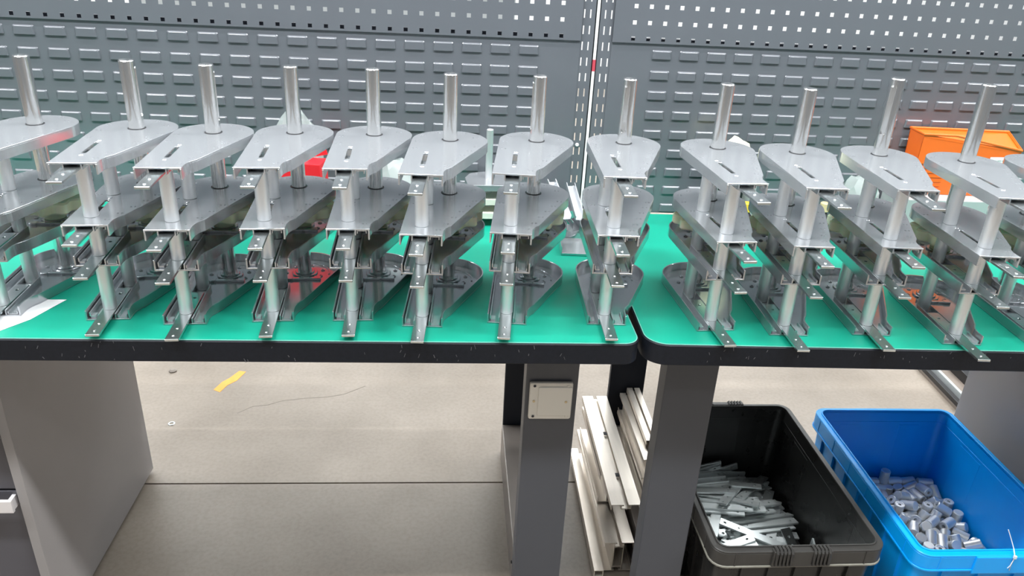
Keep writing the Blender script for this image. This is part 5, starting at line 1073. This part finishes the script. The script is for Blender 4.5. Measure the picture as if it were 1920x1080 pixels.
# orange parts bin on a dark carton
tag(lk('dark_carton', (lambda b: (addbox(b, -0.15, 0.12, -0.055, 0.055, 0, 0.100, bev=0.002), fin(b, 'dark_carton', 30))[1])(bmesh.new()), M['grey'], None, (1.315, 1.875, BZ), (0, 0, R(-1.2))),
    'grey carton carrying the orange box', 'carton')
t = thing('parts_box', 'orange plastic parts box with a white label behind the tall shafts', 'parts box', (1.335, 1.885, BZ+0.101), R(-3))
bm = bmesh.new()
x0, x1, y0, y1, h, th = -0.128, 0.125, -0.025, 0.050, 0.160, 0.003
def wallq(bm, a, b, c, d, off):
    vs = [bm.verts.new(p) for p in (a, b, c, d)] + [bm.verts.new(Vector(p)+Vector(off)) for p in (a, b, c, d)]
    for f in ((0, 1, 2, 3), (7, 6, 5, 4), (0, 4, 5, 1), (1, 5, 6, 2), (2, 6, 7, 3), (3, 7, 4, 0)): bm.faces.new([vs[i] for i in f])
wallq(bm, (x0, y0+0.01, 0), (x1, y0+0.01, 0), (x1+0.006, y0, h*0.80), (x0-0.006, y0, h), (0, th, 0))
wallq(bm, (x0, y1, 0), (x1, y1, 0), (x1+0.006, y1, h), (x0-0.006, y1, h), (0, -th, 0))
wallq(bm, (x0, y0+0.01, 0), (x0, y1, 0), (x0-0.006, y1, h), (x0-0.006, y0, h), (th, 0, 0))
wallq(bm, (x1, y0+0.01, 0), (x1, y1, 0), (x1+0.006, y1, h), (x1+0.006, y0, h*0.80), (-th, 0, 0))
addbox(bm, x0, x1, y0+0.01, y1, 0, th)
wallq(bm, (x0-0.006, y0, h-0.004), (x1+0.006, y0, h*0.80-0.004), (x1+0.006, y1, h-0.004), (x0-0.006, y1, h-0.004), (0, 0, -th))
lk('shell', fin(bm, 'shell', 30), M['orange'], t)
bm = bmesh.new()
tube(bm, [(x0-0.006, y0, h), (-0.05, y0, h*0.93+0.011), (x1+0.006, y0, h*0.80), (x1+0.006, y1, h), (x0-0.006, y1, h)], 0.0035, 8, True)
lk('rim', fin(bm, 'rim', 60), M['orange'], t)
for k in range(7):
    bm = bmesh.new(); addbox(bm, x0+0.004, x0+0.075, -0.0012, 0.0012, -0.0012, 0.0012)
    lk('rib', fin(bm, 'rib'), M['orange'], t, (0, y0+0.0085-0.00007*k*12, 0.012+k*0.012))
bm = bmesh.new(); addbox(bm, 0.0, 0.066, -0.0006, 0.0, 0, 0.020, Matrix.Translation((0.055, y0+0.0005, 0.088)) @ Matrix.Rotation(R(-2), 4, 'Y'))
lb = lk('label_sticker', fin(bm, 'label_sticker'), M['paper'], t); lb['label'] = 'white label sticker with tiny print'
bm = bmesh.new()
for k, (a, b) in enumerate(((0.004, 0.018), (0.020, 0.030), (0.032, 0.046), (0.049, 0.061))):
    addbox(bm, a, b, -0.0009, -0.0006, 0.009, 0.012, Matrix.Translation((0.055, y0+0.0005, 0.088)) @ Matrix.Rotation(R(-2), 4, 'Y'))
o = lk('print', fin(bm, 'print'), M['grey'], lb)

# spring clamp with amber grips
t = thing('spring_clamp', 'amber handled spring clamp behind the tall keyed shaft', 'clamp', (1.118, 1.745, BZ), R(0))
bm = bmesh.new(); tube(bm, [(-0.008, 0, 0.128), (-0.014, 0, 0.105), (-0.010, 0, 0.082), (0.004, 0, 0.062), (0.024, 0, 0.050)], 0.0065, 10); lk('upper_grip', fin(bm, 'upper_grip', 60), M['amber'], t)
bm = bmesh.new(); tube(bm, [(0.006, 0.012, 0.120), (0.010, 0.012, 0.090), (0.020, 0.010, 0.060), (0.010, 0.004, 0.030), (-0.010, 0, 0.004)], 0.006, 10); lk('jaw', fin(bm, 'jaw', 60), M['black'], t)
